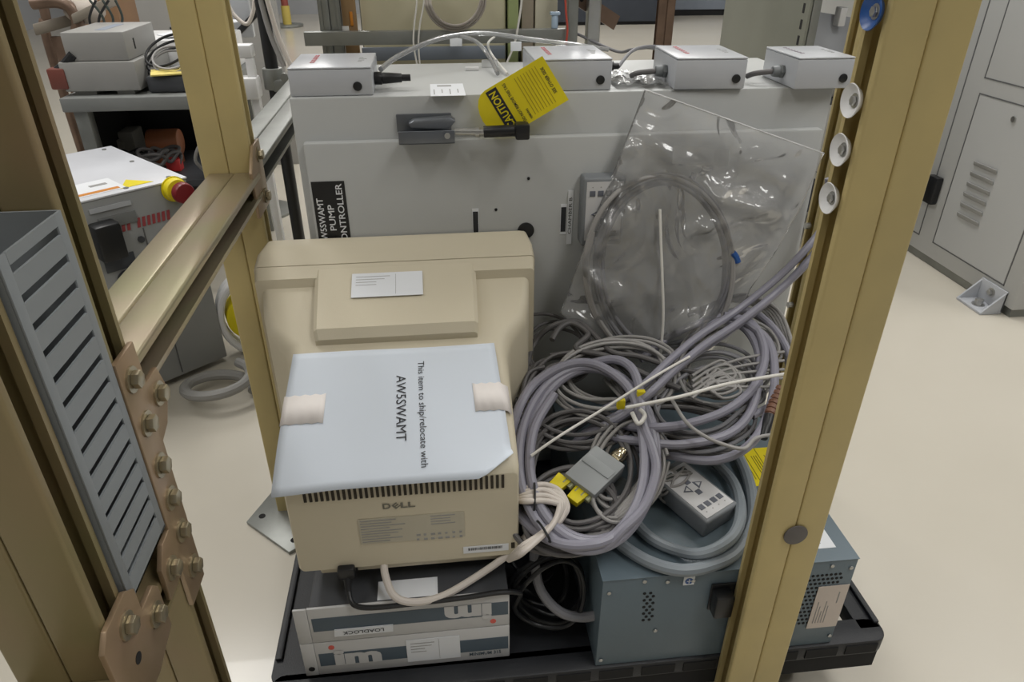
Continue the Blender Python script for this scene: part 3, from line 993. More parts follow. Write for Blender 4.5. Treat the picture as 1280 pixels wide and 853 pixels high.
def keypad(label, M, wire=None):
    """local frame: x right, y up along the face, z out of the face; 62 x 100 x 30 mm"""
    o = bpy.data.objects.new('keypad_pendant', None)
    COL.objects.link(o)
    o.matrix_world = M
    o['label'] = label
    o['category'] = 'keypad'
    o['group'] = 'handheld keypads'
    W, L, Hh = 0.068, 0.112, 0.032
    b = MB(); b.box(-W / 2, W / 2, -L / 2, L / 2, 0, Hh, 0.004, 3); bo = obj('body', b, M_KEYG, o)
    b = MB(); b.box(-W / 2 + 0.005, W / 2 - 0.005, -L / 2 + 0.006, L / 2 - 0.010, Hh - 0.0002, Hh + 0.0006); fa = obj('face_plate', b, M_KEYW, o)
    zt = Hh + 0.0006
    for i in range(4):
        x = -0.0195 + i * 0.013
        b = MB(); b.box(x - 0.0045, x + 0.0045, -0.036, -0.027, zt, zt + 0.001, 0.0004); obj('button', b, M_KEYB, fa)
        b = MB(); b.cyl((x, -0.0415, zt), (x, -0.0415, zt + 0.0004), 0.001, seg=8); obj('indicator', b, M_INKG, fa)
    for (x, y) in ((0, 0.014), (0, -0.009)):
        b = MB(); b.box(x - 0.0045, x + 0.0045, y - 0.0045, y + 0.0045, zt, zt + 0.001, 0.0004); obj('button', b, M_KEYB, fa)
    for s in (-1, 1):
        b = MB()
        b.prism([(0.0065, -0.0075), (0.0065, 0.0075), (0.020, 0)] if s > 0 else [(-0.0065, -0.0075), (-0.020, 0), (-0.0065, 0.0075)], (0, 0.0025, zt), (1, 0, 0), (0, 1, 0), (0, 0, 0.0008))
        a = obj('arrow_button', b, M_KEYB, fa)
        b = MB()
        b.prism([(0.009, -0.004), (0.009, 0.004), (0.016, 0)] if s > 0 else [(-0.009, -0.004), (-0.016, 0), (-0.009, 0.004)], (0, 0.0025, zt + 0.0008), (1, 0, 0), (0, 1, 0), (0, 0, 0.0004))
        obj('arrow_centre', b, M_KEYW, a)
    for i in range(2):
        b = MB(); b.box(-0.022 + i * 0.026, -0.006 + i * 0.026, 0.031, 0.040, zt, zt + 0.0008); obj('button', b, mat('keypad_green', (84, 92, 88), 0.5), fa)
    return o


# one lies on the blue-grey box, one is fixed upside down on the enclosure door
kc = at(862, 622, z=0.375)
ang = math.radians(30)
ex = V((math.cos(ang), math.sin(ang), 0))
ey = V((-math.sin(ang), math.cos(ang), 0.10)).normalized()
ez = ex.cross(ey)
Mk = Matrix((ex, ey, ez)).transposed().to_4x4()
Mk.translation = V((0.352, 0.765, Z1_ + 0.006))
k1 = keypad('grey handheld keypad lying on the slate blue-grey box', Mk)
Mk = Matrix(((-1, 0, 0, 0.263), (0, 0, -1, DY - 0.0008), (0, -1, 0, 0.703), (0, 0, 0, 1)))
k2 = keypad('grey keypad fixed on the enclosure door, half covered by the plastic bag', Mk)
b = MB()
wp = []
for i in range(4 * 14):
    a = 2 * PI * i / 14
    wp.append(V((0.037 * math.cos(a) - 0.003, 0.020 + 0.007 * math.sin(2 * a + i * 0.3) + 0.0045 * i / 14, 0.016 + 0.0205 * math.sin(a))))
b.tube(smooth(wp, 3), 0.0019, 8)
b.bm.transform(Mk.inverted() @ Mk)
o = obj('keypad_lead', b, M_CAB3, k1)
o['label'] = 'thin grey lead wound round the keypad'


# ------------------------------------------------------------------ cables
def cable(name, pts, r, m, label, cat='cable', k=8, seg=10, group=None, closed=False):
    b = MB()
    b.tube(smooth(pts, k, closed), r, seg, closed)
    o = obj(name, b, m)
    return tag(o, label, cat, group)


def coil_pts(cx, cy, rx, ry, turns, h, jit, ph=0.0, n=12, drift=0.004, tilt=0.0):
    out = []
    N_ = int(turns * n)
    ct_, st_ = math.cos(tilt), math.sin(tilt)
    jx, jy, js = 0, 0, 1
    for i in range(N_ + 1):
        if i % n == 0:
            jx, jy, js = random.uniform(-jit, jit), random.uniform(-jit, jit), 1 + random.uniform(-0.11, 0.11)
        a = ph + 2 * PI * i / n
        X, Y = rx * js * math.cos(a), ry * js * math.sin(a)
        out.append(pile(cx + jx + X * ct_ - Y * st_, cy + jy + X * st_ + Y * ct_, h + drift * i / n))
    return out


def px_pts(lst, h):
    return [pile(p[0], p[1], h if len(p) < 3 else p[2]) for p in lst]


# thick front coil, three separate strands that run round together
cable('cable_coil', coil_pts(738, 572, 80, 108, 2.6, 0.045, 5, 0.4, drift=0.004), 0.0072, M_CAB1, 'thick violet-grey cable coiled in front of the enclosure, the big round coil by the monitor', 'cable')
cable('cable', px_pts([(640, 640, .0), (636, 570, .03), (645, 520), (668, 480), (710, 456), (750, 458), (790, 492), (805, 560), (800, 620), (770, 668), (730, 682), (690, 676, .05), (655, 650, .03), (630, 610, .01)], 0.06), 0.0072, M_CAB1, 'outermost violet-grey loop of the big coil beside the monitor')
cable('cable', px_pts([(690, 480, .0), (720, 462, .03), (760, 450, .05), (785, 456), (798, 480), (804, 530), (815, 560), (820, 590), (806, 632), (780, 660), (750, 685, .05), (710, 684, .03), (670, 660, .0)], 0.066), 0.0070, M_CAB1, 'violet-grey cable bending down the right rim of the big coil')
# cables descending from the upper right
for i, (dx, dy, hh, lb) in enumerate(((0, 0, 0.075, 'nearest of the bundled grey cables sweeping down from the enclosure edge'), (-6, -12, 0.065, 'middle of the bundled grey cables sweeping down from the enclosure edge'), (-10, 10, 0.06, 'rearmost of the bundled grey cables sweeping down from the enclosure edge'))):
    cable('cable', px_pts([(1036, 235 + dy, .02), (1034, 285 + dy, .03), (1012 + dx, 325 + dy), (975 + dx, 362 + dy), (925 + dx, 402 + dy), (880 + dx, 432 + dy), (846 + dx, 460 + dy), (812 + dx, 492 + dy), (785 + dx, 512 + dy, .045), (750 + dx, 530 + dy, .015), (720 + dx, 550 + dy, -.01)], hh), 0.0062, M_CAB1, lb, 'cable', group=None)
# right coil
cable('cable_coil', px_pts([(740, 520, .0), (780, 532, .03), (815, 535), (860, 530), (910, 512), (945, 480), (956, 440), (940, 405), (905, 395), (930, 402), (962, 430), (968, 480), (955, 530), (930, 562), (890, 576, .03), (840, 570, .01), (790, 560, -.01)], 0.055), 0.0068, M_CAB1, 'violet-grey cable loop hanging near the gold post')
cable('cable_coil', px_pts([(740, 540, .0), (770, 548, .03), (800, 552), (850, 556), (905, 545), (935, 520), (948, 480), (948, 440), (930, 410), (900, 402), (865, 424, .02), (840, 460, -.01)], 0.045), 0.0068, M_CAB1, 'inner violet-grey cable loop hanging near the gold post')
cable('cable_coil', px_pts([(800, 450, -.01), (840, 420, .01), (880, 402), (930, 388), (962, 405), (985, 440), (988, 475), (975, 500), (940, 520)], 0.035), 0.0062, M_CAB1, 'violet-grey cable arching behind the loops near the gold post')
for i in range(5):
    s = i * 6
    cable('cable', px_pts([(860 + s, 395 - s * 0.4), (905 + s, 376 - s * 0.3), (950 + s * 0.8, 385), (975 + s * 0.5, 420), (984 + s * 0.3, 460), (978, 500), (950, 520)], 0.014 + 0.004 * i), 0.0036, M_CAB3,
          'thin grey cables arching in a bundle behind the gold post', 'cable', group='thin grey cables arching behind the gold post')
# thin grey coils that make up the body of the heap
spec = [(720, 500, 72, 56, 6, 0.010, M_CAB4, 0.0033, 'dark thin cable coil under the big violet-grey coil'),
        (770, 470, 70, 40, 6, 0.018, M_CAB3, 0.0030, 'thin grey cable coil right below the plastic bag'),
        (730, 590, 74, 76, 6, 0.014, M_CAB4, 0.0036, 'dark grey cable coil inside the big round coil'),
        (880, 500, 70, 52, 5, 0.016, M_CAB2, 0.0034, 'grey cable coil in the middle of the heap behind the white tie'),
        (905, 452, 62, 46, 5, 0.012, M_CAB3, 0.0028, 'tangled thin grey cable coil close to the gold post'),
        (786, 580, 38, 60, 5, 0.022, M_CAB3, 0.0028, 'thin pale cable coil hugging the right side of the big coil'),
        (705, 640, 56, 44, 4, 0.016, M_CAB4, 0.0042, 'dark cable coil hanging below the grey connector'),
        (690, 440, 44, 36, 3, 0.004, M_CAB4, 0.0030, 'dark thin cable coil against the enclosure beside the monitor'),
        (860, 528, 84, 26, 5, 0.008, M_CAB4, 0.0036, 'dark cable coil lying flat on the rear of the blue-grey box')]
for (cx, cy, rx, ry, tn, h, m_, r_, lb) in spec:
    cable('cable_coil', coil_pts(cx, cy, rx, ry, tn, h, 11, random.uniform(0, 6), n=10, drift=0.0045, tilt=random.uniform(-0.5, 0.5)), r_, m_, lb, k=5, seg=8)
# loop of dark cable beside the bag foot and other single runs
cable('cable', px_pts([(655, 470, .01), (668, 430, .01), (690, 408), (720, 402), (740, 416), (765, 440), (800, 446), (850, 462), (900, 470)], 0.035), 0.0046, M_CAB4, 'dark grey cable looping at the lower corner of the plastic bag')
cable('cable', px_pts([(690, 425), (700, 410), (716, 404), (735, 418), (720, 436), (760, 446), (810, 470), (850, 486)], 0.04), 0.0048, M_CAB4, 'second dark grey cable looping at the lower corner of the bag')
for i in range(5):
    cable('cable', px_pts([(755 + 9 * i, 474 + 3 * i, .01), (790 + 6 * i, 515), (806 + 3.5 * i, 560), (798 + 3 * i, 605), (768 + 5 * i, 640), (732 + 4 * i, 662, .01)], 0.035 + 0.003 * i), 0.0030, M_CAB3,
          'thin pale cables falling past the right side of the big coil', 'cable', group='thin pale cables falling past the big coil')
cable('cable', px_pts([(840, 500), (858, 528), (880, 545), (905, 556), (930, 561), (945, 548), (970, 543), (990, 540)], 0.075), 0.0028, M_CAB3, 'thin grey lead drooping over the loops toward the gold post')
cable('cable', px_pts([(640, 640, .01), (668, 665, -.02), (668, 700, -.05), (676, 738, -.09), (700, 765, -.11), (730, 772, -.12), (760, 765, -.10)], 0), 0.0072, M_CAB2, 'thick grey cable dropping into the dark gap beside the blue-grey box')
# knotted thin lead ends
for i in range(5):
    x, y = 905 + 8 * math.sin(i * 2.1), 462 + 5 * i
    cable('cable', px_pts([(865, 470 + 7 * i), (890, 455 + 6 * i), (x, y - 10), (x + 14, y + 8), (x - 8, y + 16), (x - 20, y + 2), (930, 448 + 9 * i), (980, 440 + 11 * i)], 0.05), 0.0024, M_CAB3,
          'knotted thin pale leads between the violet-grey loops', 'cable', group='knotted thin pale leads')
# brown ringed cable by the post
bc = thing('ringed_cable', 'brown ringed cable end with a black tip behind the gold post', 'cable', pile(968, 500, 0.05))
p0, p1 = pile(974, 486, 0.055), pile(962, 520, 0.06)
b = MB()
for i in range(6):
    a = p0.lerp(p1, i / 6)
    c = p0.lerp(p1, (i + 0.82) / 6)
    b.cyl(a, c, 0.0088, seg=18, bev=0.0012)
b.cyl(p0, p1, 0.0070, seg=14)
obj('ringed_sleeve', b, M_BROWN, bc)
p2 = pile(954, 548, 0.06)
b = MB(); b.cyl(p1, p2, 0.0085, 0.0065, seg=16, bev=0.001); obj('tip', b, M_BLACK, bc)
# white ties
cable('cable_tie', px_pts([(664, 570, .07), (700, 545), (760, 508), (820, 470), (862, 446)], 0.085), 0.0020, M_STRING, 'long pale tie slanting across the big coil', 'tie')
cable('cable_tie', px_pts([(782, 510), (850, 496), (910, 480), (980, 468)], 0.09), 0.0026, M_STRING, 'white tie stretched from the big coil to the gold post', 'tie')
cable('cable_tie', px_pts([(800, 512), (806, 520), (798, 530), (790, 516)], 0.078), 0.0032, M_STRING, 'knot of white tie on the rim of the big coil', 'tie')
# grey hose loops on the blue box
zz = Z1_ + 0.0115
hose = [at(905, 545, z=zz), at(925, 575, z=zz), at(938, 610, z=zz), at(940, 650, z=zz), at(920, 690, z=zz), at(885, 708, z=zz), at(850, 713, z=zz), at(812, 703, z=zz), at(778, 682, z=zz), at(757, 660, z=zz), at(760, 630, z=zz + 0.01), at(780, 600, z=zz + 0.03)]
cable('hose', hose, 0.0088, M_HOSE, 'thick grey hose forming the outer loop on the blue-grey box', 'hose')
zz2 = zz + 0.0
hose = [at(868, 560, z=zz + .008), at(895, 580, z=zz2), at(918, 606, z=zz2 + .004), at(926, 640, z=zz2 + .017), at(915, 672, z=zz2 + .0185), at(880, 692, z=zz2 + .012), at(845, 688, z=zz2), at(812, 672, z=zz2), at(790, 645, z=zz2), at(790, 620, z=zz2 + .01), at(805, 590, z=zz2 + .03)]
cable('hose', hose, 0.0082, M_HOSE, 'grey hose forming the inner loop round the keypad', 'hose')
# monitor leads
wl = [V((-0.098, 0.712, 0.342)), V((-0.096, 0.690, 0.335)), V((-0.085, 0.668, 0.318)), V((-0.06, 0.662, 0.309)), V((-0.02, 0.668, 0.309)), V((0.03, 0.690, 0.318)), V((0.075, 0.705, 0.340)), V((0.105, 0.715, 0.368)), V((0.125, 0.73, 0.39))]
cable('video_cable', wl, 0.0052, M_CABW, 'off-white lead from the back of the monitor', 'cable')
for i in range(5):
    s = i * 1.0
    j1, j2 = 2.6 * math.sin(i * 2.1), 2.2 * math.cos(i * 1.7)
    base = [(640, 618 + 2 * i, 0.0), (656, 611 + 4 * i), (678, 606 + 4.5 * i + j1), (698 - i, 613 + 4 * i), (709 - 2.4 * i, 630 + j2), (704 - 2.2 * i, 646 + j1), (690 - i, 660 + j2), (672, 673 + j1), (652, 688 + 2 * j2), (636, 700, 0.0)]
    cable('cable', [pile(p[0], p[1], (0.05 + 0.003 * i) if len(p) < 3 else 0.02) for p in base], 0.0040, M_CABW, 'strands of white cable bundled with black ties beside the monitor', 'cable', group='white cable strands beside the monitor')
for k_, pl_ in enumerate(([(669, 604), (668, 620), (669, 638)], [(672, 650), (680, 664), (688, 676)])):
    b = MB()
    cpt = [pile(p[0], p[1], 0.062) for p in pl_]
    ctr = cpt[1]
    axis = (cpt[2] - cpt[0])
    rr = axis.length / 2
    n_ = axis.normalized()
    f_ = V((0, -0.6, 0.8))
    ring = [ctr + n_ * rr * math.cos(a) + f_ * 0.010 * math.sin(a) - f_ * 0.004 for a in [2 * PI * i / 16 for i in range(16)]]
    b.tube(ring, 0.0016, 8, True)
    tag(obj('cable_tie', b, M_BLACK), ('black tie round the upper end of the white cable bundle', 'black tie round the lower end of the white cable bundle')[k_], 'tie')
pc_ = thing('mains_lead', 'black power cord plugged in the monitor and coiled on the cart', 'power cord', (-0.147, 0.70, 0.302))
b = MB(); b.box(-0.159, -0.136, 0.690, 0.7062, 0.330, 0.349, 0.003); b.cyl((-0.1475, 0.695, 0.332), (-0.146, 0.682, 0.318), 0.0055, 0.004, seg=12); obj('plug', b, M_BLACK, pc_)
cp = [V((-0.146, 0.682, 0.318)), V((-0.140, 0.668, 0.3085)), V((-0.115, 0.661, 0.3065)), V((-0.05, 0.662, 0.3065)), V((0.01, 0.664, 0.3065)), V((0.06, 0.668, 0.306)), V((0.085, 0.672, 0.296))]
cen = V((0.132, 0.70, 0.262))
for i in range(3 * 12 + 5):
    a = PI * 0.9 + 2 * PI * i / 12
    rj = 1 + 0.07 * math.sin(i * 0.9)
    cp.append(cen + V((0.050 * math.cos(a) * rj, 0.010 * math.sin(a * 2) + 0.012 * (i / 12 - 1.5), 0.062 * math.sin(a) * rj)))
b = MB(); b.tube(smooth(cp, 5), 0.0036, 10); obj('cord', b, M_BLACK, pc_)
for kk in range(2):
    b = MB()
    c2 = V((0.125, 0.76 + 0.05 * kk, 0.225))
    pts = [c2 + V((0.045 * math.cos(a), 0.02 * math.sin(a * 2 + kk), 0.048 * math.sin(a))) for a in [2 * PI * i / 10 for i in range(26)]]
    b.tube(smooth(pts, 4), 0.0045, 8)
    tag(obj('cable_coil', b, M_BLACK), ('black cable coil deep in the gap, nearer the cart edge', 'black cable coil deep in the gap, farther under the heap')[kk], 'cable')

# ------------------------------------------------------------------ grey multi-pin connector hood
ch = thing('connector_hood', 'grey multi-pin connector hood with yellow caps inside the big coil', 'connector', pile(742, 595, 0.05))
e1 = (pile(782, 582, 0.055) - pile(745, 556, 0.055))
e2 = (pile(706, 592, 0.055) - pile(745, 556, 0.055))
o_ = pile(745, 556, 0.055)
nn = e1.cross(e2).normalized()
if nn.z < 0:
    nn = -nn
b = MB()
b.prism([(0, 0.02), (0.03, 0), (0.97, 0), (1, 0.02), (1, 1), (0, 1)], o_ - nn * 0.034, e1, e2, nn * 0.034, bev=0.0015)
b.prism([(0.06, 0.28), (0.94, 0.28), (0.94, 0.52), (0.06, 0.52)], o_ + nn * 0.0001, e1, e2, nn * 0.0016, bev=0.0004)
obj('hood', b, mat('hood_grey', (148, 152, 153), 0.45), ch)
b = MB()
for i in range(5):
    c = o_ + e1 * (0.1 + 0.2 * i) + e2 * 1.0 - nn * 0.013
    b.cyl(c, c + e2.normalized() * 0.009, 0.0042, seg=12, bev=0.0008)
obj('pins', b, mat('pin_pale', (150, 152, 120), 0.4, 0.3), ch)
for f in (0.02, 0.62):
    c = o_ + e1 * f + e2 * 1.08 - nn * 0.016
    b = MB(); b.prism([(-0.011, -0.006), (0.011, -0.006), (0.009, 0.016), (-0.009, 0.016)], c - nn * 0.006, e1.normalized(), e2.normalized(), nn * 0.013, bev=0.001)
    obj('cap', b, M_YELLOW, ch, 'yellow cap')
b = MB()
c = o_ + e1 * 0.62 - nn * 0.012
d = -e2.normalized()
b.cyl(c, c + d * 0.006, 0.012, seg=6, bev=0.001)
b.cyl(c + d * 0.006, c + d * 0.017, 0.0105, seg=20, bev=0.0015)
b.cyl(c + d * 0.017, c + d * 0.024, 0.0088, seg=20, bev=0.001)
obj('cable_clamp', b, mat('polished_brass', (206, 196, 170), 0.15, 1.0), ch, 'shiny metal cable clamp')
for (px, py) in ((778, 498), (802, 497), (756, 640)):
    pass
for lb, (px, py) in (('small yellow clip under the white tie on the big coil', (776, 505)), ('small yellow clip on the far rim of the big coil', (801, 494))):
    p = pile(px, py, 0.07)
    b = MB(); b.box(p.x - 0.006, p.x + 0.006, p.y - 0.004, p.y + 0.004, p.z - 0.008, p.z + 0.008, 0.0015)
    tag(obj('cable_clip', b, M_YELLOW), lb, 'clip')

# ------------------------------------------------------------------ clear bag with a coil inside
BY1 = 1.075


def bag_y(py, px=0):
    f = max(0.0, min(1.0, (py - 110) / 380))
    return 1.070 - 0.075 * f ** 1.5


TOPL, TOPR = (806, 112), (1030, 192)
outline_l = [(806, 112), (786, 165), (764, 222), (742, 275), (722, 330), (700, 392)]
outline_r = [(1030, 192), (1000, 262), (968, 318), (938, 362), (912, 420), (884, 492)]


def lerp2(l, t):
    f = t * (len(l) - 1)
    i = min(int(f), len(l) - 2)
    f -= i
    return (l[i][0] + (l[i + 1][0] - l[i][0]) * f, l[i][1] + (l[i + 1][1] - l[i][1]) * f)


CREASE = [(802, 178, 772, 262, 9, 0.010), (772, 262, 724, 345, 12, 0.016), (728, 335, 775, 372, 9, 0.012), (775, 372, 742, 405, 8, 0.010),
          (876, 232, 984, 272, 13, 0.018), (866, 292, 940, 268, 10, 0.012), (846, 425, 896, 385, 12, 0.016), (862, 448, 902, 345, 9, 0.010),
          (790, 150, 842, 205, 12, 0.008), (918, 345, 960, 300, 9, 0.010), (760, 300, 800, 250, 10, 0.008), (930, 200, 1000, 235, 10, 0.008), (880, 250, 975, 268, 16, 0.020), (838, 420, 880, 405, 14, 0.018), (735, 345, 768, 385, 12, 0.016), (775, 190, 800, 180, 8, 0.012)]


def bag_pt(u, v, side):
    a, c = lerp2(outline_l, v), lerp2(outline_r, v)
    px = a[0] + (c[0] - a[0]) * u
    py = a[1] + (c[1] - a[1]) * u + 22 * math.sin(PI * u) * v
    bulge = math.sin(PI * u) ** 0.6 * math.sin(PI * min(1, 0.08 + v * 0.92)) ** 0.6
    th = 0.020 * bulge
    q = V((px * 0.018, py * 0.018, side * 3.1))
    w = noise.noise(q) * 0.5 + noise.noise(q * 2.3) * 0.3
    rid = abs(noise.noise(V((px * 0.014 + py * 0.006, py * 0.004 - px * 0.003, side * 5 + 1.7))))
    rid2 = abs(noise.noise(V((px * 0.030 - py * 0.012, py * 0.012, side * 5 + 9.3))))
    wr = (w * 0.008 + (0.25 - rid) * 0.018 + (0.2 - rid2) * 0.008) * (0.25 + bulge)
    if side < 0:
        for (x0, y0, x1, y1, w_, h_) in CREASE:
            dx, dy = x1 - x0, y1 - y0
            L2 = dx * dx + dy * dy
            t_ = max(0, min(1, ((px - x0) * dx + (py - y0) * dy) / L2))
            d2 = (px - x0 - dx * t_) ** 2 + (py - y0 - dy * t_) ** 2
            wr += h_ * math.exp(-d2 / (w_ * w_)) * min(1, 4 * t_ * (1 - t_) + 0.25)
    y = bag_y(py) - (th + max(wr, -th * 0.7) if side < 0 else -th * 0.5 + wr * 0.15)
    y = min(y, 1.083)
    return at(px, py, y=y)


bg = thing('plastic_bag', 'clear plastic bag draped down the front of the enclosure, holding a coil', 'bag', at(820, 440, y=1.0))
NU, NV = 90, 100
b = MB()
ga = [[b.bm.verts.new(bag_pt(i / NU, j / NV, -1)) for j in range(NV + 1)] for i in range(NU + 1)]
gb = [[b.bm.verts.new(bag_pt(i / NU, j / NV, 1) + V((0, 0.001, 0))) for j in range(NV + 1)] for i in range(NU + 1)]
for i in range(NU):
    for j in range(NV):
        b.bm.faces.new((ga[i][j], ga[i][j + 1], ga[i + 1][j + 1], ga[i + 1][j]))
        b.bm.faces.new((gb[i][j], gb[i + 1][j], gb[i + 1][j + 1], gb[i][j + 1]))
for j in range(NV):
    b.bm.faces.new((ga[0][j], gb[0][j], gb[0][j + 1], ga[0][j + 1]))
    b.bm.faces.new((ga[NU][j], ga[NU][j + 1], gb[NU][j + 1], gb[NU][j]))
for i in range(NU):
    b.bm.faces.new((ga[i][NV], gb[i][NV], gb[i + 1][NV], ga[i + 1][NV]))
obj('bag_film', b, M_BAG, bg, sharp=180)
b = MB()
b.tube([bag_pt(i / 30, 0.0, -1) + V((0, -0.0005, 0)) for i in range(31)], 0.0012, 6)
obj('open_edge', b, M_TAPEC, bg)
b = MB()
b.quad([at(p[0], p[1], y=bag_y(p[1]) - 0.001) for p in ((842, 182), (912, 186), (910, 208), (840, 205))])
obj('faded_print', b, M_TAPEC, bg)


def bag_c(px, py, o=0.0):
    return at(px, py, y=bag_y(py) - 0.006 - o)


pts = []
jx = jy = 0
js = 1
for i in range(4 * 14 + 3):
    if i % 14 == 0:
        jx, jy, js = random.uniform(-6, 6), random.uniform(-4, 4), 1 + random.uniform(-0.06, 0.06)
    a = 0.6 + 2 * PI * i / 14
    X, Y = 84 * js * math.cos(a), 112 * js * math.sin(a)
    pts.append(bag_c(830 + jx + X * 0.97 - Y * 0.08, 332 + jy + Y * 0.97 + X * 0.12, 0.0012 * (i / 14)))
cable('cable_coil', pts, 0.0036, M_CAB2, 'oval coil of grey cable inside the clear plastic bag')
pts = []
for i in range(2 * 14 + 4):
    a = 2.2 + 2 * PI * i / 14
    pts.append(bag_c(822 + 92 * math.cos(a) + 2 * (i / 14), 336 + 118 * math.sin(a) * 0.98, 0.006 + 0.001 * (i / 14)))
cable('cable_coil', pts, 0.0032, M_CAB3, 'paler outer strand of the coil inside the bag')
cable('cable_tie', [bag_c(825, 262, 0.02), bag_c(826, 300, 0.022), bag_c(828, 350, 0.024), bag_c(829, 400, 0.022), bag_c(825, 450, 0.016)], 0.0022, M_STRING, 'white tie hanging straight down inside the bag', 'tie')
cable('cable_tie', [bag_c(916, 316, 0.008), bag_c(920, 322, 0.008), bag_c(922, 328, 0.008)], 0.0055, M_BLUEP, 'small blue band on the coil inside the bag', 'tie')

# ------------------------------------------------------------------ tubing and strings over the enclosure top
cable('clear_tube', [V((-0.075, 1.205, 0.90)), at(495, 72, y=1.27), at(530, 55, y=1.32), at(565, 45, y=1.36), at(610, 42, y=1.40), at(670, 50, y=1.42), at(720, 56, y=1.42), at(760, 62, y=1.44)], 0.0042, M_TUBE, 'clear tube arching from the black-plugged transmitter box behind the enclosure', 'tube')
cable('clear_tube', [at(570, 44, y=1.37), at(595, 52, y=1.36), at(612, 72, y=1.33), at(622, 92, z=EZ1 + 0.006)], 0.0036, M_TUBE, 'clear tube bending down onto the enclosure top', 'tube')
cable('wire', hang(1.602, at(521, 0, y=1.585)) + [at(518, 30, y=1.585), at(517, 55, y=1.585), at(522, 84, y=1.585)], 0.0018, M_STRING, 'thin white string hanging before the cream panel, one of a close pair', 'string', group='pair of thin white strings')
cable('wire', hang(1.602, at(530, 0, y=1.585)) + [at(525, 30, y=1.585), at(523, 55, y=1.585), at(525, 84, y=1.585)], 0.0018, M_STRING, 'thin white string hanging before the cream panel, one of a close pair', 'string', group='pair of thin white strings')
for kk in range(3):
    pts = []
    for i in range(26):
        a = 2.9 + 2 * PI * i / 12
        pts.append(at(569 + (38 - 3 * kk) * math.cos(a), -4 + (42 - 3 * kk) * math.sin(a) * 1.0, y=1.586 - 0.004 * kk))
    cable('wire_coil', pts, 0.0026, M_CABW, 'coil of thin grey-white wire hanging before the cream panel', 'wire coil', group='strands of the hanging wire coil')
cable('wire', hang(1.602, at(652, 0, y=1.575)) + [at(648, 30, y=1.575), at(643, 55, y=1.575), at(632, 82, y=1.575)], 0.0022, M_STRING, 'white lead hanging down across the metal bar', 'wire')
cable('wire', [at(634, 92, z=EZ1 + .004), at(616, 70, y=1.40), at(610, 55, y=1.42), at(618, 46, y=1.44)], 0.0022, M_STRING, 'white lead curling up from the clear tube end', 'wire')
cable('wire', [V((0.318, 1.61, 0.90)), at(770, 64, y=1.55), at(790, 62, y=1.5), at(815, 60, y=1.45), V((0.42, 1.236, 0.905))], 0.003, M_CAB2, 'grey lead passing behind the transmitter boxes', 'wire')
cable('wire', [V((0.300, 1.17, 0.9025)), at(790, 64, y=1.24), at(812, 58, y=1.3), at(840, 60, y=1.38)], 0.0028, M_CAB2, 'grey lead leaving the black plug of the tag-side transmitter box', 'wire')
for lb, (px, py), w in (('white flag label on the clear tube, hanging by the metal bar', (570, 52), 0.022), ('white flag label on the lead beside the green panel', (645, 58), 0.02)):
    p = at(px, py, y=1.40)
    b = MB(); b.box(p.x - w / 2, p.x + w / 2, p.y - 0.0015, p.y + 0.0015, p.z - 0.008, p.z + 0.008, 0.0006, M=None)
    tag(obj('cable_flag', b, M_LABEL), lb, 'label')
p = at(612, 82, y=1.34)
b = MB(); b.box(p.x - 0.014, p.x + 0.014, p.y - 0.0012, p.y + 0.0012, p.z - 0.012, p.z + 0.010, 0.0004)
tag(obj('cable_flag', b, M_TAPEC), 'hazy flag label at the bend of the clear tube', 'label')
p = at(590, 86, z=EZ1 + 0.003)
b = MB(); b.box(p.x - 0.012, p.x + 0.012, p.y - 0.003, p.y + 0.004, EZ1 + 0.0004, EZ1 + 0.006, 0.0006)
tag(obj('cable_flag', b, M_WHITE), 'white marker block lying at the back of the enclosure top', 'label')
# crumpled clear wrap between two transmitter boxes
b = MB()
gx = [[None] * 13 for _ in range(15)]
for i in range(15):
    for j in range(13):
        x, y = 0.290 + 0.078 * i / 14, 1.112 + 0.13 * j / 12
        z = EZ1 + 0.004 + 0.014 * max(0, noise.noise(V((x * 55, y * 40, 3)))) + 0.008 * abs(noise.noise(V((x * 110, y * 90, 8))))
        gx[i][j] = b.bm.verts.new((x, y, z))
for i in range(14):
    for j in range(12):
        b.bm.faces.new((gx[i][j], gx[i + 1][j], gx[i + 1][j + 1], gx[i][j + 1]))
tag(obj('plastic_wrap', b, M_BAG, sharp=180), 'crumpled clear wrap lying between two transmitter boxes', 'wrap')

# ------------------------------------------------------------------ equipment behind the enclosure
mb = thing('metal_crossbar', 'grey metal crossbar behind the enclosure on two uprights', 'bar', (0.02, 1.55, 0))
obj('top_bar', MB().box(-0.247, 0.292, 1.572, 1.60, 1.60, 1.63, 0.001), M_GALV, mb)
obj('bar', MB().box(-0.247, 0.292, 1.592, 1.612, 0.886, 0.912, 0.001), M_GALV, mb)
b = MB(); strut(b, (-0.195, 1.636, 0), (0, 0, 1.75), (1, 0, 0), u=0.022); obj('upright', b, M_GALV, mb)
b = MB(); b.box(0.294, 0.316, 1.594, 1.616, 0.0, 1.63, 0.002); obj('upright', b, M_GALV, mb)
em = thing('process_module', 'cream panelled machine module behind the crossbar with a pale green strip', 'machine', (0.05, 1.85, 0))
obj('panel', MB().box(-0.135, 0.172, 1.67, 1.69, 0.30, 1.75, 0.003), M_CREAM, em)
obj('edge_strip', MB().box(0.176, 0.198, 1.655, 1.69, 0.10, 1.75, 0.002), M_GREEN, em, 'pale green strip')
obj('edge_strip', MB().box(0.206, 0.232, 1.665, 1.69, 0.10, 1.75, 0.002), mat('taupe_strip', (150, 140, 124), 0.5), em)
obj('edge_strip', MB().box(0.236, 0.285, 1.672, 1.70, 0.10, 1.75, 0.002), mat('pale_cream', (208, 204, 184), 0.5, 0, 0.08), em)
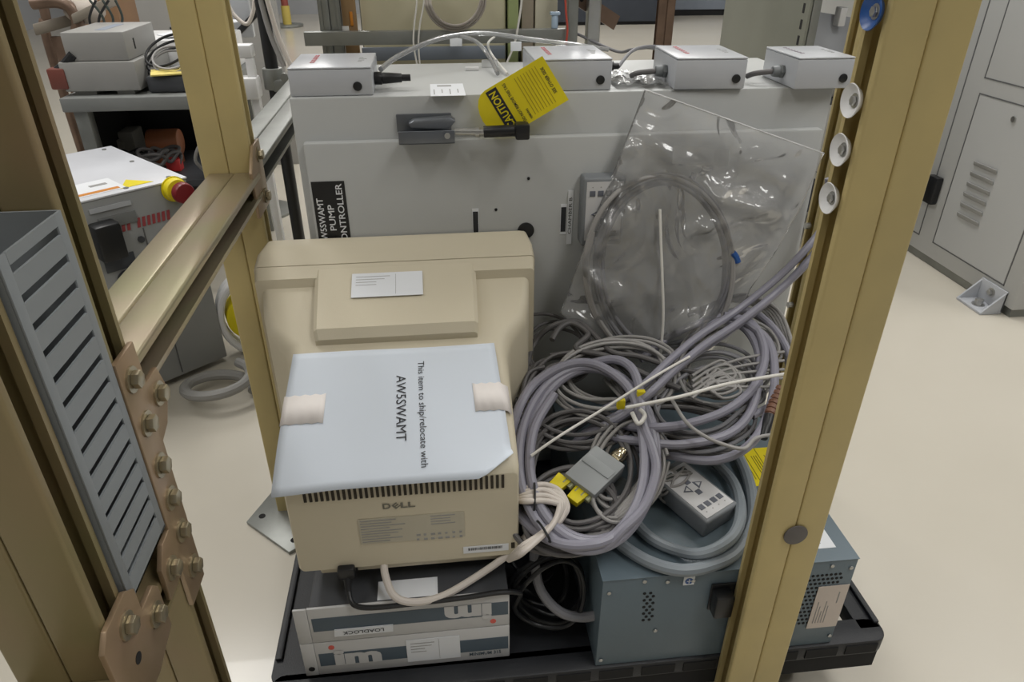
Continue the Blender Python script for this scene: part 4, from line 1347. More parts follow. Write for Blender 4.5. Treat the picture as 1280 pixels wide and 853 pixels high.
obj('frame', MB().box(-0.14, 0.29, 1.70, 2.1, 0.0, 1.6, 0.004), M_OLIVE, em)
obj('kick_panel', MB().box(-0.14, 0.17, 1.662, 1.669, 0.845, 0.872, 0.001), M_BLUEGREY, em)
lv = thing('level_gauge', 'small wooden and orange gauge strip beside the grey upright', 'gauge', (-0.165, 1.62, 0.9))
obj('backing', MB().box(-0.172, -0.143, 1.640, 1.655, 0.0, 1.2, 0.001), mat('wood_brown', (140, 112, 76), 0.6), lv)
obj('strip', MB().box(-0.156, -0.150, 1.6375, 1.6398, 0.918, 0.945, 0.0005), M_ORANGE, lv)
obj('end_cap', MB().box(-0.176, -0.160, 1.630, 1.6398, 0.905, 0.918, 0.001), M_WHITE, lv)
su = thing('steel_upright', 'square bright steel upright with a rusty slotted cross channel behind the yellow tag', 'post', (0.35, 1.605, 0))
obj('tube', MB().box(0.336, 0.3635, 1.59, 1.62, 0.0, 1.75, 0.004), M_STEEL, su)
pst = thing('strut_post', 'brown double strut post standing behind the middle transmitter boxes', 'post', (0.80, 2.6, 0))
b = MB(); strut(b, (0.818, 2.6, 0), (0, 0, 1.75), (1, 0, 0), u=0.029); obj('channel', b, M_RUST, pst)
a0, a1 = at(694, -10, y=1.645), at(764, 36, y=1.645)
b = MB(); ax = a1 - a0
b.prism([(0, 0), (0.024, 0), (0.024, 0.003), (0.003, 0.003), (0.003, 0.027), (0.024, 0.027), (0.024, 0.03), (0, 0.03)], a0 + V((0, -0.024, 0)), (0, 1, 0), (0.4, 0, 0.9), ax)
rl = obj('cross_channel', b, M_RUST, su, 'rusty slotted cross channel')
b = MB()
for i in range(3):
    c = a0 + ax * (0.25 + 0.12 * i) + V((0.006, -0.0245, 0.0135))
    b.cyl(c, c - V((0, 0.001, 0)), 0.004, seg=12)
obj('slot_holes', b, M_DARK, rl)
vl = thing('valve', 'small pale blue valve with a red lead at the end of the crossbar', 'valve', (0.262, 1.61, 0.912))
b = MB(); b.cyl((0.268, 1.602, 0.9125), (0.268, 1.602, 0.938), 0.007, seg=16, bev=0.001); b.box(0.258, 0.278, 1.594, 1.61, 0.938, 0.944, 0.001); obj('valve_body', b, mat('pale_blue', (170, 190, 210), 0.4), vl)
b = MB(); b.tube(smooth([V((0.288, 1.58, 0.872)), V((0.292, 1.583, 0.91)), V((0.288, 1.585, 0.945)), V((0.284, 1.59, 1.0))], 6), 0.0022, 8); obj('lead', b, mat('red_wire', (176, 70, 56), 0.5), vl)

# olive-grey cabinet and open rack to the right
rk = thing('equipment_rack', 'tall olive-grey sided equipment rack holding pale instruments behind the two end transmitter boxes', 'rack', (1.45, 2.8, 0))
obj('side_panel', MB().box(1.262, 1.272, 2.46, 3.2, 0.0, 1.9, 0.003), M_OLIVE, rk)
b = MB()
for i in range(16):
    b.box(1.2612, 1.2625, 2.49, 2.505, 0.45 + i * 0.05, 0.48 + i * 0.05)
obj('perforations', b, M_DARK, rk)
for x in (1.274, 1.62):
    for y in (2.46, 3.12):
        b = MB(); b.box(x, x + 0.03, y, y + 0.04, 0, 1.9, 0.003); obj('upright', b, M_GALV, rk)
obj('back_panel', MB().box(1.274, 1.65, 3.165, 3.18, 0.0, 1.9), M_BLACK, rk)
for z in (0.15, 0.55, 0.98):
    obj('shelf', MB().box(1.305, 1.619, 2.48, 3.11, z, z + 0.02, 0.002), M_INSTRDK, rk)
pr = thing('label_printer', 'pale label printer with a raised flap inside the open rack', 'printer', (1.42, 2.62, 0.571))
b = MB(); b.box(1.355, 1.510, 2.50, 2.75, 0.572, 0.70, 0.01); obj('body', b, M_LTGREY, pr)
b = MB(); b.prism([(0, 0), (0.15, 0), (0.15, 0.16), (0, 0.16)], (1.358, 2.56, 0.698), (1, 0, -0.15), (0, 0.45, 0.9), (0, -0.006, 0.003), bev=0.001); obj('flap', b, M_SBOX, pr)
b = MB(); b.box(1.430, 1.455, 2.56, 2.60, 0.80, 0.86, 0.003); b.box(1.515, 1.535, 2.50, 2.60, 0.572, 0.90, 0.004); obj('paper_guide', b, M_WHITE, pr)
ui = thing('rack_instrument', 'light slim instrument on the upper shelf of the open rack', 'instrument', (1.45, 2.6, 1.0005))
obj('case', MB().box(1.360, 1.600, 2.50, 2.9, 1.001, 1.08, 0.004), M_LTGREY, ui)
obj('front_panel', MB().box(1.365, 1.595, 2.495, 2.4995, 1.006, 1.075, 0.001), M_SBOX, ui)

# big light grey machine at the far right
cab = thing('machine_cabinet', 'light grey machine cabinet with a louvred side panel standing on the open floor', 'cabinet', (2.3, 2.6, 0))
CXF = 1.822
obj('carcass', MB().box(CXF, 3.0, 1.84, 4.0, 0.03, 2.0, 0.006), M_CABN, cab)
obj('plinth', MB().box(CXF + 0.01, 2.98, 1.852, 3.98, 0.0, 0.0295), M_GALV, cab)


def side_panel(py_pts):
    ps_ = [at(p[0], p[1], x=CXF) for p in py_pts]
    return min(p.y for p in ps_), max(p.y for p in ps_), min(p.z for p in ps_), max(p.z for p in ps_)


ya, yb_ = at(1255, 358, x=CXF).y, at(1165, 305, x=CXF).y
zlo = at(1255, 358, x=CXF).z
zhi = at(1226, 118, x=CXF).z
b = MB()
for (a0, a1, c0, c1) in ((ya, yb_, zlo, zlo + 0.004), (ya, yb_, zhi, zhi + 0.004), (ya, ya + 0.004, zlo, zhi), (yb_ - 0.004, yb_, zlo, zhi)):
    b.box(CXF - 0.0012, CXF + 0.001, a0, a1, c0, c1)
z2 = at(1232, 98, x=CXF).z
for (a0, a1, c0, c1) in ((ya, yb_, z2, z2 + 0.004), (yb_ - 0.004, yb_, z2, 1.9), (ya, ya + 0.004, z2, 1.9)):
    b.box(CXF - 0.0012, CXF + 0.001, a0, a1, c0, c1)
ysm = at(1238, 2, x=CXF).y
b.box(CXF - 0.0012, CXF + 0.001, ysm, ysm + 0.005, 0.09, 1.95)
b.box(CXF - 0.0012, CXF + 0.001, ysm, 3.9, 0.085, 0.09)
obj('panel_gaps', b, M_LINE, cab)
obj('side_panel', MB().box(CXF - 0.0009, CXF - 0.0002, ya + 0.006, yb_ - 0.006, zlo + 0.006, zhi - 0.004), M_CABN, cab)
b = MB()
for i in range(6):
    z = at(1232, 212, x=CXF).z - i * 0.036
    yc = at(1232, 212, x=CXF).y
    b.prism([(0, 0), (0.11, 0), (0.11, 0.014), (0, 0.014)], (CXF - 0.001, yc - 0.055, z), (0, 1, 0), (-0.25, 0, 1), (-0.004, 0, 0), bev=0.001)
obj('louvre', b, mat('louvre_grey', (150, 150, 148), 0.5), cab)
lt_ = at(1170, 237, x=CXF)
obj('latch', MB().box(CXF - 0.028, CXF - 0.0005, lt_.y - 0.028, lt_.y + 0.028, lt_.z - 0.05, lt_.z + 0.05, 0.006), M_BLACK, cab, 'black latch')
p = at(1268, 149, x=CXF)
b = MB(); b.cyl((CXF - 0.001, p.y, p.z), (CXF - 0.006, p.y, p.z), 0.009, seg=16); obj('lock', b, M_STEEL, cab)
# bolted foot bracket
b = MB()
b.box(CXF - 0.075, CXF - 0.001, 1.875, 1.995, 0.0005, 0.008, 0.001)
b.prism([(0, 0), (0.072, 0), (0, 0.07)], (CXF - 0.001, 1.875, 0.008), (-1, 0, 0), (0, 0, 1), (0, 0.006, 0))
b.prism([(0, 0), (0.072, 0), (0, 0.07)], (CXF - 0.001, 1.989, 0.008), (-1, 0, 0), (0, 0, 1), (0, 0.006, 0))
b.box(CXF - 0.007, CXF - 0.0005, 1.875, 1.995, 0.008, 0.078, 0.001)
ft = obj('foot_bracket', b, M_SBOX, cab)
b = MB(); hexbolt(b, (CXF - 0.04, 1.935, 0.008), (0, 0, 1), 0.013, 0.018, 0.02); hexbolt(b, (CXF - 0.007, 1.935, 0.05), (-1, 0, 0), 0.010, 0.01, 0.016); obj('bolt', b, M_STEEL, ft)

# ------------------------------------------------------------------ left background
# white electronics chassis with an emergency stop
wa = math.radians(42)
we1 = V((math.cos(wa), math.sin(wa), 0))       # along the front, to the right
we2 = V((-math.sin(wa), math.cos(wa), 0))      # towards the back
wc = V((-0.625, 1.845, 0))
wx = thing('electronics_chassis', 'white-topped grey chassis with a red mushroom emergency stop, below the bench', 'chassis', wc - we1 * 0.3 + we2 * 0.2)


def wbox(b, a0, a1, d0, d1, z0, z1, bev=0.0):
    M = Matrix((we1, we2, V((0, 0, 1)))).transposed().to_4x4()
    M.translation = wc
    b.box(a0, a1, d0, d1, z0, z1, bev, M=M)
    return b


def wp_(a, d, z):
    return wc + we1 * a + we2 * d + V((0, 0, z))


obj('case', wbox(MB(), -0.62, 0, 0.001, 0.45, 0.02, 0.545, 0.003), mat('chassis_grey', (150, 152, 152), 0.45), wx)
obj('lid', wbox(MB(), -0.622, 0.002, -0.001, 0.452, 0.5455, 0.5505, 0.0015), mat('chassis_lid', (206, 208, 214), 0.35), wx)
for (a, d) in ((-0.03, 0.03), (-0.03, 0.24), (-0.03, 0.42), (-0.3, 0.42), (-0.14, 0.02)):
    c = wp_(a, d, 0.5505); b = MB(); b.cyl(c, c + V((0, 0, 0.002)), 0.006, seg=12); obj('screw', b, M_GALV, wx)

def wt_(px, py):
    p_ = at(px, py, z=0.5507) - wc
    return p_.dot(we1), p_.dot(we2)


(a0_, d0_), (a1_, d1_) = wt_(107, 246), wt_(141, 226)
b = wbox(MB(), a0_ - 0.04, a1_, d0_, d0_ + 0.11, 0.5507, 0.5514)
lb = obj('lid_label', b, M_LABEL, wx)
obj('lid_label_band', wbox(MB(), a0_ - 0.03, a1_ - 0.012, d0_ + 0.006, d0_ + 0.022, 0.5515, 0.552), M_ORANGE, lb)
obj('lid_label_print', wbox(MB(), a1_ - 0.06, a1_ - 0.02, d0_ + 0.06, d0_ + 0.075, 0.5515, 0.552), M_INKG, lb)
a0_, d0_ = wt_(166, 229)
b = MB()
b.prism([(a0_ - 0.04, d0_ - 0.025), (a0_ + 0.04, d0_ - 0.025), (a0_, d0_ + 0.04)], wc + V((0, 0, 0.5507)), we1, we2, (0, 0, 0.0006))
obj('warning_triangle', b, M_YELLOW, wx)
# front face marks, placed on the plane of the front
def wf(px, py):
    d = at(px, py, y=1.0) - V((0, 0, CAM_H))
    nrm_ = we2
    t_ = (wc - V((0, 0, CAM_H))).dot(nrm_) / d.dot(nrm_)
    p_ = V((0, 0, CAM_H)) + d * t_
    return (p_ - wc).dot(we1), p_.z


def wrect(x0, y0, x1, y1, dep, bev=0.0):
    """front-face rectangle spanning the two photo points"""
    (a0, z0_), (a1, z1_) = wf(x0, y0), wf(x1, y1)
    return wbox(MB(), min(a0, a1), max(a0, a1), -dep, -0.0004, min(z0_, z1_), max(z0_, z1_), bev)


obj('front_plate', wrect(126, 288, 168, 262, 0.004, 0.001), mat('plate_grey', (122, 124, 124), 0.5), wx)
fl = obj('front_label', wrect(112, 268, 162, 250, 0.0045), M_SBOX, wx)
obj('dark_plate', wrect(134, 342, 166, 314, 0.004, 0.001), mat('dark_plate', (66, 70, 76), 0.5), wx)
a_, z_ = wf(160, 349)
c = wp_(a_, 0, z_)
b = MB(); b.cyl(c, c - we2 * 0.014, 0.026, seg=28, bev=0.002); b.cyl(c - we2 * 0.014, c - we2 * 0.026, 0.017, seg=28, bev=0.002); obj('dial', b, M_INSTRDK, wx)
a_, z_ = wf(130, 298)
c = wp_(a_, 0, z_)
b = MB(); b.box(-0.03, 0.03, -0.05, -0.0005, -0.045, 0.045, 0.008, M=Matrix.Translation(c) @ Matrix.Rotation(wa, 4, 'Z')); obj('fan_guard', b, M_BLACK, wx)
a_, z_ = wf(178, 285)
b = wbox(MB(), a_, a_ + 0.003, -0.0012, 0, 0.03, z_); obj('door_gap', b, M_LINE, wx)
for (px, py) in ((176, 299), (204, 296)):
    a_, z_ = wf(px, py)
    c = wp_(a_, 0, z_); b = MB(); b.cyl(c, c - we2 * 0.006, 0.008, seg=14); obj('screw', b, M_INSTRDK, wx)
b = MB()
(a0_, z0_), (a1_, z1_) = wf(153, 290), wf(212, 262)
zz_ = (z0_ + z1_) / 2
for i in range(10):
    if i == 2:
        continue
    k_ = (a1_ - a0_) / 10
    b.prism([(0, 0), (k_ * 0.6, 0), (k_ * 0.9, 0.024), (k_ * 0.3, 0.024)], wp_(a0_ + i * k_, -0.0006, zz_ - 0.012), we1, (0, 0, 1), -we2 * 0.0008)
obj('maker_mark', b, mat('chassis_red', (156, 66, 70), 0.5), wx)
a_, z_ = wf(217, 236)
ec = wp_(a_, 0, z_)
b = MB(); b.cyl(ec - we2 * 0.001, ec - we2 * 0.004, 0.032, seg=28); b.cyl(ec - we2 * 0.004, ec - we2 * 0.024, 0.030, 0.027, seg=28, bev=0.002); es = obj('emergency_stop', b, M_YELLOW, wx)
b = MB(); b.cyl(ec - we2 * 0.024, ec - we2 * 0.040, 0.016, seg=18); b.cyl(ec - we2 * 0.040, ec - we2 * 0.064, 0.027, 0.025, seg=28, bev=0.005); obj('mushroom_button', b, M_ESTOP, es, 'dark red button')

# bench with instruments
bn = thing('work_bench', 'low grey bench in the left background with a dark cluttered bay below', 'bench', (-0.9, 2.5, 0))
BX0, BX1, BYF, BZ = -1.09, -0.66, 2.31, 0.66
obj('top', MB().box(BX0, BX1, BYF, 2.95, BZ - 0.04, BZ, 0.003), mat('bench_grey', (124, 126, 124), 0.5), bn)
for (x, y) in ((BX0 + 0.02, BYF + 0.02), (BX1 - 0.06, BYF + 0.02), (BX0 + 0.02, 2.90), (BX1 - 0.06, 2.90)):
    obj('leg', MB().box(x, x + 0.04, y, y + 0.04, 0, BZ - 0.0405, 0.002), M_GALV, bn)
obj('bay_shade_back', MB().box(BX0 + 0.022, BX1 - 0.062, 2.70, 2.715, 0.05, BZ - 0.041), M_BLACK, bn)  # black sheet added so the bay looks dark inside
obj('bay_shade_end', MB().box(BX0 + 0.022, BX0 + 0.035, BYF + 0.065, 2.695, 0.05, BZ - 0.041), M_DARK, bn)  # dark sheet added at the side, its colour standing in for the bay's shade
obj('lower_shelf', MB().box(BX0 + 0.07, BX1 - 0.07, BYF + 0.01, 2.69, 0.38, 0.40), M_INSTRDK, bn)
li = thing('bench_instrument', 'wide grey instrument resting on the bench, lower of the stacked pair', 'instrument', (-0.95, 2.5, BZ))
obj('case', MB().box(-1.08, -0.865, 2.345, 2.70, BZ + 0.012, BZ + 0.095, 0.004), M_LTGREY, li)
obj('foot', MB().box(-1.06, -1.00, 2.36, 2.42, BZ + 0.0005, BZ + 0.012), M_LTGREY, li); obj('foot', MB().box(-0.94, -0.89, 2.36, 2.42, BZ + 0.0005, BZ + 0.012), M_LTGREY, li)
li = thing('bench_instrument', 'smaller grey instrument with a blue-marked lid, on top of the stacked pair', 'instrument', (-0.95, 2.5, BZ + 0.0955))
obj('case', MB().box(-1.055, -0.880, 2.355, 2.62, BZ + 0.0957, BZ + 0.175, 0.004), M_LTGREY, li)
obj('lid_mark', MB().box(-0.975, -0.945, 2.40, 2.56, BZ + 0.1751, BZ + 0.1757), M_BLUEGREY, li)
obj('side_slot', MB().box(-0.8802, -0.8793, 2.42, 2.43, BZ + 0.12, BZ + 0.15), M_DARK, li)
wt = thing('white_tray', 'white tray with a loose sheet behind the stacked grey instruments', 'tray', (-0.75, 2.8, BZ))
obj('tray', MB().box(-1.0, -0.68, 2.66, 2.94, BZ + 0.0005, BZ + 0.115, 0.006), M_WHITE, wt)
b = MB(); b.box(-0.15, 0.15, -0.03, 0.03, 0, 0.003, M=Matrix.Translation((-0.78, 2.80, BZ + 0.135)) @ Matrix.Rotation(0.8, 4, 'Z') @ Matrix.Rotation(-0.08, 4, 'Y')); obj('loose_sheet', b, M_LABEL, wt)
pw = thing('power_adapter', 'black adapter with a coiled lead beside the stacked grey instruments', 'adapter', (-0.79, 2.45, BZ))
obj('adapter_body', MB().box(-0.85, -0.72, 2.36, 2.48, BZ + 0.001, BZ + 0.05, 0.008), M_INSTRDK, pw)
pts = [V((-0.79 + 0.075 * math.cos(a), 2.45 + 0.05 * math.sin(a), BZ + 0.065 + 0.045 * math.sin(a + 0.4) + 0.003 * a)) for a in [2 * PI * i / 12 for i in range(40)]]
b = MB(); b.tube(smooth(pts, 4), 0.004, 8); obj('lead', b, M_BLACK, pw)
pts = [V((-0.78 + 0.055 * math.cos(a), 2.42 + 0.04 * math.sin(a), BZ + 0.075 + 0.03 * math.sin(a) + 0.002 * a)) for a in [2 * PI * i / 12 for i in range(24)]]
b = MB(); b.tube(smooth(pts, 4), 0.0035, 8); obj('lead', b, M_CAB3, pw)
b = MB(); b.box(-0.07, 0.05, -0.03, 0.03, 0, 0.004, M=Matrix.Translation((-0.765, 2.385, BZ + 0.056)) @ Matrix.Rotation(0.25, 4, 'Z') @ Matrix.Rotation(0.12, 4, 'X'))
tag(obj('booklet', b, mat('booklet_yellow', (214, 196, 110), 0.6, 0, 0.25, scale=30)), 'pale yellow booklet lying on the black adapter', 'booklet')
# clutter in the bay
SZ = 0.40
pa, pb = at(182, 160, y=2.52), at(222, 158, y=2.52)
b = MB(); b.cyl((pa.x, 2.52, SZ + 0.075), (pb.x, 2.52, SZ + 0.075), 0.042, seg=24, bev=0.006); b.box(pa.x + 0.01, pb.x - 0.01, 2.49, 2.55, SZ + 0.0005, SZ + 0.04, 0.004)
tag(obj('pump', b, mat('pump_orange', (150, 92, 60), 0.5)), 'brown-orange cylindrical pump in the dark bay below the bench', 'pump')
p = at(211, 174, y=2.44)
tag(obj('red_connector', MB().box(p.x - 0.022, p.x + 0.022, 2.42, 2.46, SZ + 0.0005, SZ + 0.04, 0.004), mat('bright_red', (206, 60, 60), 0.4)), 'small bright red connector in the bay below the bench', 'connector')
for kk in range(3):
    px_ = (118, 158, 200)[kk]
    q = at(px_, 178, y=2.46)
    pts = [V((q.x + 0.055 * math.cos(a) + 0.01 * math.sin(3 * a), 2.43 + 0.05 * math.sin(a), SZ + 0.012 + 0.006 * kk + 0.035 * abs(math.sin(a * 1.3)) + 0.001 * a)) for a in [2 * PI * i / 12 for i in range(36)]]
    cable('cable_coil', pts, 0.006, M_CAB4 if kk != 1 else M_BLACK, ('dark cable heap at the outer end of the bay below the bench', 'black cable heap in the middle of the bay below the bench', 'dark cable heap before the brown-orange pump')[kk], k=4, seg=8)
bx_ = at(150, 160, y=2.6)
tag(obj('valve_block', MB().box(bx_.x - 0.05, bx_.x + 0.05, 2.56, 2.66, SZ + 0.0005, SZ + 0.10, 0.006).cyl((bx_.x, 2.555, SZ + 0.06), (bx_.x, 2.535, SZ + 0.06), 0.02, seg=16), M_LTGREY), 'grey valve block at the back of the dark bay below the bench', 'valve')
cable('cable', [V((-0.70, 2.36, SZ + 0.006)), V((-0.695, 2.34, SZ + 0.07)), V((-0.72, 2.335, SZ + 0.11)), V((-0.75, 2.335, SZ + 0.06)), V((-0.73, 2.36, SZ + 0.008))], 0.005, M_CAB3, 'pale lead standing in a loop at the open end of the bench bay')
gb_ = thing('wrapped_unit', 'grey unit in crinkled wrap beside the bench leg', 'unit', (-1.16, 2.22, 0))
b = MB(); b.box(-1.22, -1.09, 2.16, 2.30, 0.0, 0.50, 0.01); obj('case', b, mat('wrapped_grey', (150, 150, 152), 0.35), gb_)
b = MB()
for i in range(6):
    b.sphere((-1.16 + 0.03 * math.sin(i * 2.3), 2.20 + 0.02 * math.cos(i * 3.1), 0.52 + 0.012 * i), 0.03, (1.2, 1, 0.9))
obj('crumpled_wrap', b, M_SBOX, gb_)
# tubular brown stand
tb = thing('tubular_stand', 'brown bent-tube stand with flat arms in the upper left background', 'stand', (-1.25, 2.75, 0))
b = MB()
q1 = [at(40, 4, y=2.7), at(70, 2, y=2.7), at(88, 10, y=2.7), at(98, 30, y=2.7), at(100, 60, y=2.7)]
q1 = q1 + [V((q1[-1].x + 0.01, 2.7, 0.4)), V((q1[-1].x + 0.012, 2.7, 0.015))]
b.tube(smooth(q1, 8), 0.020, 14); obj('bent_tube', b, M_RUST, tb)
b = MB(); q1 = [at(52, 0, y=2.85), at(58, 25, y=2.85), at(62, 60, y=2.85)]; q1.append(V((q1[-1].x + 0.01, 2.85, 0.015))); b.tube(smooth(q1, 6), 0.016, 12); obj('leg', b, M_RUST, tb)
for (a, c, hh) in (((48, 44), (98, 30), 0.035), ((95, 30), (140, 8), 0.03)):
    p0, p1 = at(*a, y=2.68), at(*c, y=2.76)
    b = MB(); b.prism([(-0.02, 0), (0.06, 0), (0.06, hh), (-0.02, hh)], p0, (0, 1, 0), (0, 0, 1), p1 - p0, bev=0.003); obj('arm', b, mat('arm_taupe', (128, 120, 108), 0.45), tb)
b = MB(); p0 = at(62, 46, y=2.7); b.prism([(0, 0), (0.045, 0), (0.045, 0.02), (0, 0.02)], p0, (1, 0, 0), (0, 1, 0), V((p0.x + 0.05, 2.72, 0.0)) - p0, bev=0.002); obj('brace', b, M_RUST, tb)
obj('headrest', MB().sphere(V((0, 0, 0)), 0.05, (1.3, 1, 0.8), M=Matrix.Translation(at(106, 14, y=2.74))), mat('taupe_pad', (168, 158, 148), 0.6), tb)
p = at(136, 14, y=3.05)
tag(obj('cardboard_carton', MB().box(p.x - 0.08, p.x + 0.05, 3.0, 3.2, 0.0, p.z + 0.15, 0.004), mat('carton_brown', (122, 92, 64), 0.7)), 'brown carton behind the tubular stand', 'carton')
for kk in range(5):
    a, c = at(112 + 8 * kk, 0, y=2.62), at(130 + 4 * kk - (kk % 2) * 14, 46, y=2.62)
    m_ = a.lerp(c, 0.5) + V((0.02 * (-1) ** kk, 0, 0))
    cable('wire', [a, m_, c, c + V((0.01, 0.03, -0.03))], 0.004, M_BLACK if kk % 2 else mat('wire_dkgreen', (52, 62, 58), 0.5), 'thin dark wires dangling over the stacked grey instruments', 'wire', k=6, seg=8, group='dark wires over the stacked instruments')
# red-ended hose beside the stack
rh = thing('red_clamp', 'red and black clamp hanging off the outer end of the bench', 'clamp', (-1.12, 2.33, 0.62))
p = at(75, 98, y=2.36)
b = MB(); b.box(p.x - 0.025, p.x + 0.025, 2.34, 2.38, p.z - 0.03, p.z + 0.03, 0.006); obj('jaw', b, mat('dull_red', (112, 60, 50), 0.5), rh)
b = MB(); b.tube(smooth([p + V((0, 0, 0.02)), at(82, 80, y=2.36), at(92, 68, y=2.36)], 6), 0.014, 10); obj('handle', b, M_BLACK, rh)
# grey partition behind the bench
tag(obj('office_partition', MB().box(-1.6, -0.72, 3.9, 3.95, 0, 1.5, 0.005), M_LTGREY), 'pale grey partition panel behind the bench', 'partition')
# white hose reel on the floor
hr = thing('hose_reel', 'white hose wound on a yellow reel standing on the floor behind the gold frame', 'hose reel', (-0.60, 1.9, 0))
rc_ = V((-0.552, 1.908, 0.126))
for kk in range(3):
    b = MB()
    pts = [rc_ + V((0.35, -0.94, 0)) * (0.021 * (kk - 1)) + V((0.085 * math.cos(a) * 0.94, 0.085 * math.cos(a) * 0.35, 0.115 * math.sin(a))) for a in [2 * PI * i / 28 for i in range(28)]]
    b.tube(pts, 0.0105, 10, True); obj('hose_turn', b, M_WHITE, hr)
b = MB(); ax_ = V((0.35, -0.94, 0)); b.cyl(rc_ - ax_ * 0.03, rc_ + ax_ * 0.03, 0.071, seg=30, bev=0.004); obj('reel', b, M_YELLOW, hr)
b = MB(); b.cyl(rc_ + ax_ * 0.03, rc_ + ax_ * 0.038, 0.028, seg=20); obj('hub', b, M_BLACK, hr)
b = MB(); pts = [V((-0.60 + 0.085 * math.cos(a), 1.655 + 0.07 * math.sin(a), 0.02 + 0.004 * i)) for i, a in enumerate([2 * PI * i / 12 for i in range(15)])]
b.tube(smooth(pts, 4), 0.014, 10); tag(obj('hose', b, M_LTGREY), 'pale grey hose lying in a loop on the floor below the frame rail', 'hose')
# black pole with grey clamp and leads
bp2 = thing('black_pole', 'slim black pole with a grey clamp left of the enclosure', 'pole', (-0.395, 2.3, 0))
x_p = at(336, 60, y=2.3).x
b = MB(); b.cyl((x_p, 2.3, 0.012), (x_p, 2.3, 1.6), 0.019, seg=20); b.cyl((x_p, 2.3, 0), (x_p, 2.3, 0.012), 0.045, seg=32, bev=0.003); obj('pole', b, M_BLACK, bp2)
zc_ = at(345, 98, y=2.3).z
b = MB(); b.cyl((x_p, 2.3, zc_ - 0.03), (x_p, 2.3, zc_ + 0.03), 0.03, seg=20, bev=0.003); b.box(x_p, x_p + 0.10, 2.27, 2.33, zc_ - 0.035, zc_ + 0.0, 0.005); b.cyl((x_p + 0.04, 2.265, zc_ + 0.01), (x_p + 0.04, 2.25, zc_ + 0.01), 0.012, seg=14); obj('clamp', b, M_GALV, bp2)
for kk in range(2):
    cable('cable', [V((x_p - 0.01 + 0.012 * kk, 2.27, 1.6)), V((x_p - 0.004 + 0.014 * kk, 2.268, 1.1)), V((x_p + 0.012 + 0.02 * kk, 2.262, zc_ + 0.16)), V((x_p + 0.045 + 0.02 * kk, 2.25, zc_ + 0.04))], 0.007, M_CABW if kk else M_CAB3,
          ('grey lead running down the slim black pole', 'whitish lead running down the slim black pole')[kk])
fp2 = thing('flat_screen', 'white-edged flat screen on a dark arm behind the gold frame post', 'screen', (-0.75, 3.1, 0))
p = at(297, 30, y=3.1)
b = MB(); b.box(p.x - 0.14, p.x + 0.055, 3.1, 3.13, p.z - 0.05, p.z + 0.35, 0.006); obj('screen_back', b, M_SBOX, fp2)
b = MB(); b.prism([(0, 0), (0.03, 0), (0.03, 0.03), (0, 0.03)], at(293, 52, y=3.04), (0, 1, 0), (0, 0, 1), at(323, 20, y=3.06) - at(293, 52, y=3.04), bev=0.003); obj('arm', b, M_BLACK, fp2)
b = MB(); b.cyl((p.x - 0.05, 3.15, 0.01), (p.x - 0.05, 3.15, p.z + 0.1), 0.02, seg=16); b.cyl((p.x - 0.05, 3.15, 0), (p.x - 0.05, 3.15, 0.01), 0.14, seg=28); obj('stand', b, M_GALV, fp2)
cable('cable', [at(283, 0, y=2.5), at(292, 18, y=2.5), at(308, 30, y=2.5), at(316, 16, y=2.5), at(318, 0, y=2.5)], 0.006, M_CABW, 'white lead hanging in a loop before the flat screen')
wf = thing('white_trolley', 'small white trolley frame behind the gold frame post', 'trolley', (-0.55, 2.2, 0))
p = at(303, 62, y=2.25)
b = MB()
b.box(p.x - 0.06, p.x + 0.03, 2.22, 2.27, p.z - 0.02, p.z + 0.015, 0.004)
b.box(p.x - 0.06, p.x - 0.035, 2.22, 2.25, 0.04, p.z - 0.02, 0.003)
b.box(p.x + 0.008, p.x + 0.03, 2.22, 2.25, 0.04, p.z - 0.02, 0.003)
b.box(p.x - 0.035, p.x + 0.035, 2.20, 2.26, p.z - 0.13, p.z - 0.07, 0.006)
obj('frame', b, M_WHITE, wf)
b = MB(); b.box(p.x - 0.06, p.x + 0.03, 2.21, 2.5, 0.02, 0.05, 0.004); obj('base', b, M_GALV, wf)
b = MB()
for (x, y) in ((p.x - 0.05, 2.23), (p.x + 0.02, 2.23), (p.x - 0.05, 2.48), (p.x + 0.02, 2.48)):
    b.cyl((x - 0.008, y, 0.0105), (x + 0.008, y, 0.0105), 0.0105, seg=14)
obj('wheel', b, M_BLACK, wf)

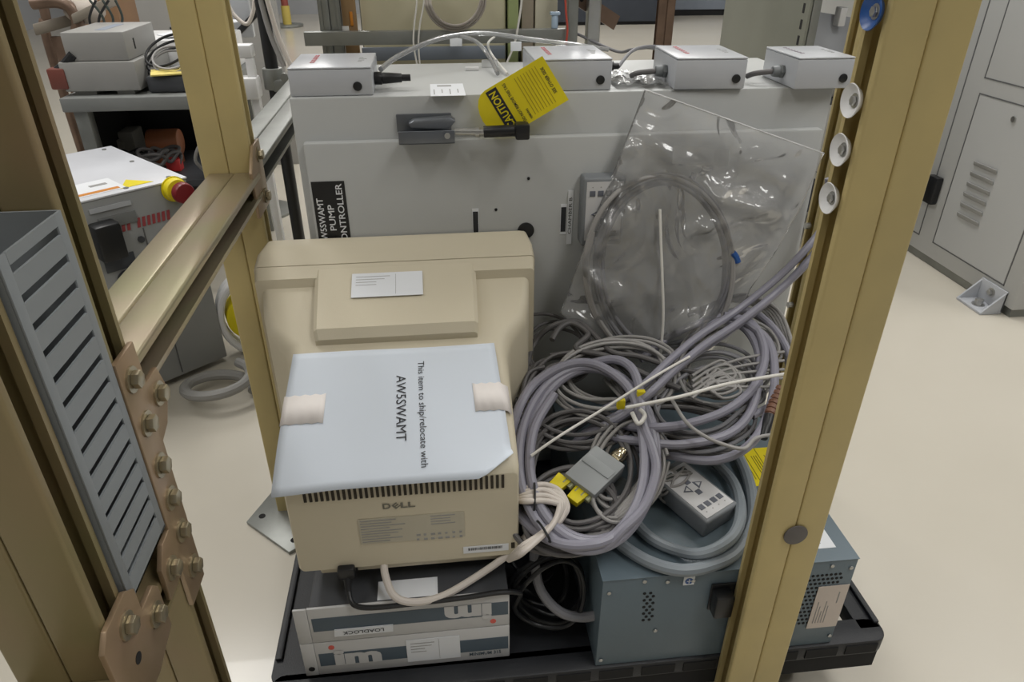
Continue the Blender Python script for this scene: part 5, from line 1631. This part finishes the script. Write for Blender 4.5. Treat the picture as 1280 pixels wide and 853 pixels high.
# far end of the bay
sn_ = thing('floor_stanchion', 'red and yellow stanchion on a round grey base far down the bay', 'stanchion', (-1.80, 10.4, 0))
b = MB(); b.cyl((-1.80, 10.4, 0), (-1.80, 10.4, 0.03), 0.2, seg=32, bev=0.006); obj('base', b, M_GALV, sn_)
b = MB(); b.cyl((-1.80, 10.4, 0.03), (-1.80, 10.4, 0.25), 0.055, seg=20); obj('lower_post', b, mat('dull_yellow', (196, 176, 90), 0.5), sn_)
b = MB(); b.cyl((-1.80, 10.4, 0.25), (-1.80, 10.4, 1.2), 0.045, seg=20); obj('upper_post', b, mat('dull_maroon', (140, 70, 62), 0.5), sn_)
cb = thing('dark_cabinet', 'dark navy cabinet at the far end of the bay', 'cabinet', (2.7, 10.4, 0))
obj('carcass', MB().box(1.15, 3.17, 10.1, 10.9, 0.04, 1.4, 0.01), M_NAVY, cb); obj('plinth', MB().box(1.2, 3.12, 10.13, 10.88, 0, 0.0395), M_DARK, cb)
cb = thing('blue_grey_cabinet', 'pale blue-grey cabinet at the far end of the bay beyond the brown post', 'cabinet', (4.0, 11.3, 0))
obj('carcass', MB().box(3.3, 5.2, 11.15, 11.8, 0.08, 1.4, 0.01), M_BLUEGREY, cb); obj('plinth', MB().box(3.32, 5.18, 11.17, 11.78, 0, 0.0795), M_DARK, cb)

# ------------------------------------------------------------------ light: ceiling panels of the bay
def area(x, y, sx, sy, p, col=(1, 0.985, 0.965)):
    l = bpy.data.lights.new('ceiling_panel', 'AREA')
    l.shape = 'RECTANGLE'
    l.size, l.size_y = sx, sy
    l.energy = p
    l.color = col
    o = bpy.data.objects.new('ceiling_panel', l)
    o.location = (x, y, 2.88)
    COL.objects.link(o)
    return o


for (x, y, p) in ((-1.0, -0.2, 14), (1.2, -0.2, 24), (-1.3, 2.4, 30), (1.1, 2.6, 34), (-2.8, 1.2, 22), (3.0, 1.2, 26), (-1.0, 5.2, 34), (1.5, 5.6, 34), (4.0, 5.2, 30), (-1.0, 8.8, 34), (2.0, 8.8, 34), (4.6, 9.0, 30)):
    area(x, y, 0.6, 1.25, p)
w = bpy.data.worlds.new('World')
SC.world = w
w.use_nodes = True
w.node_tree.nodes['Background'].inputs[0].default_value = (0.9, 0.93, 1.0, 1)
w.node_tree.nodes['Background'].inputs[1].default_value = 0.3

# ------------------------------------------------------------------ camera and colour
cd = bpy.data.cameras.new('camera')
cd.sensor_width = 36.0
cd.lens = FPX / 1280 * 36
cd.clip_start = 0.02
cam = bpy.data.objects.new('camera', cd)
COL.objects.link(cam)
cam.location = (0, 0, CAM_H)
cam.rotation_euler = (math.radians(60), 0, -YAW)
SC.camera = cam
vs = SC.view_settings
vs.view_transform = 'Standard'
vs.look = 'None'
vs.gamma = 1
vs.use_curve_mapping = False
vs.exposure = 0.14
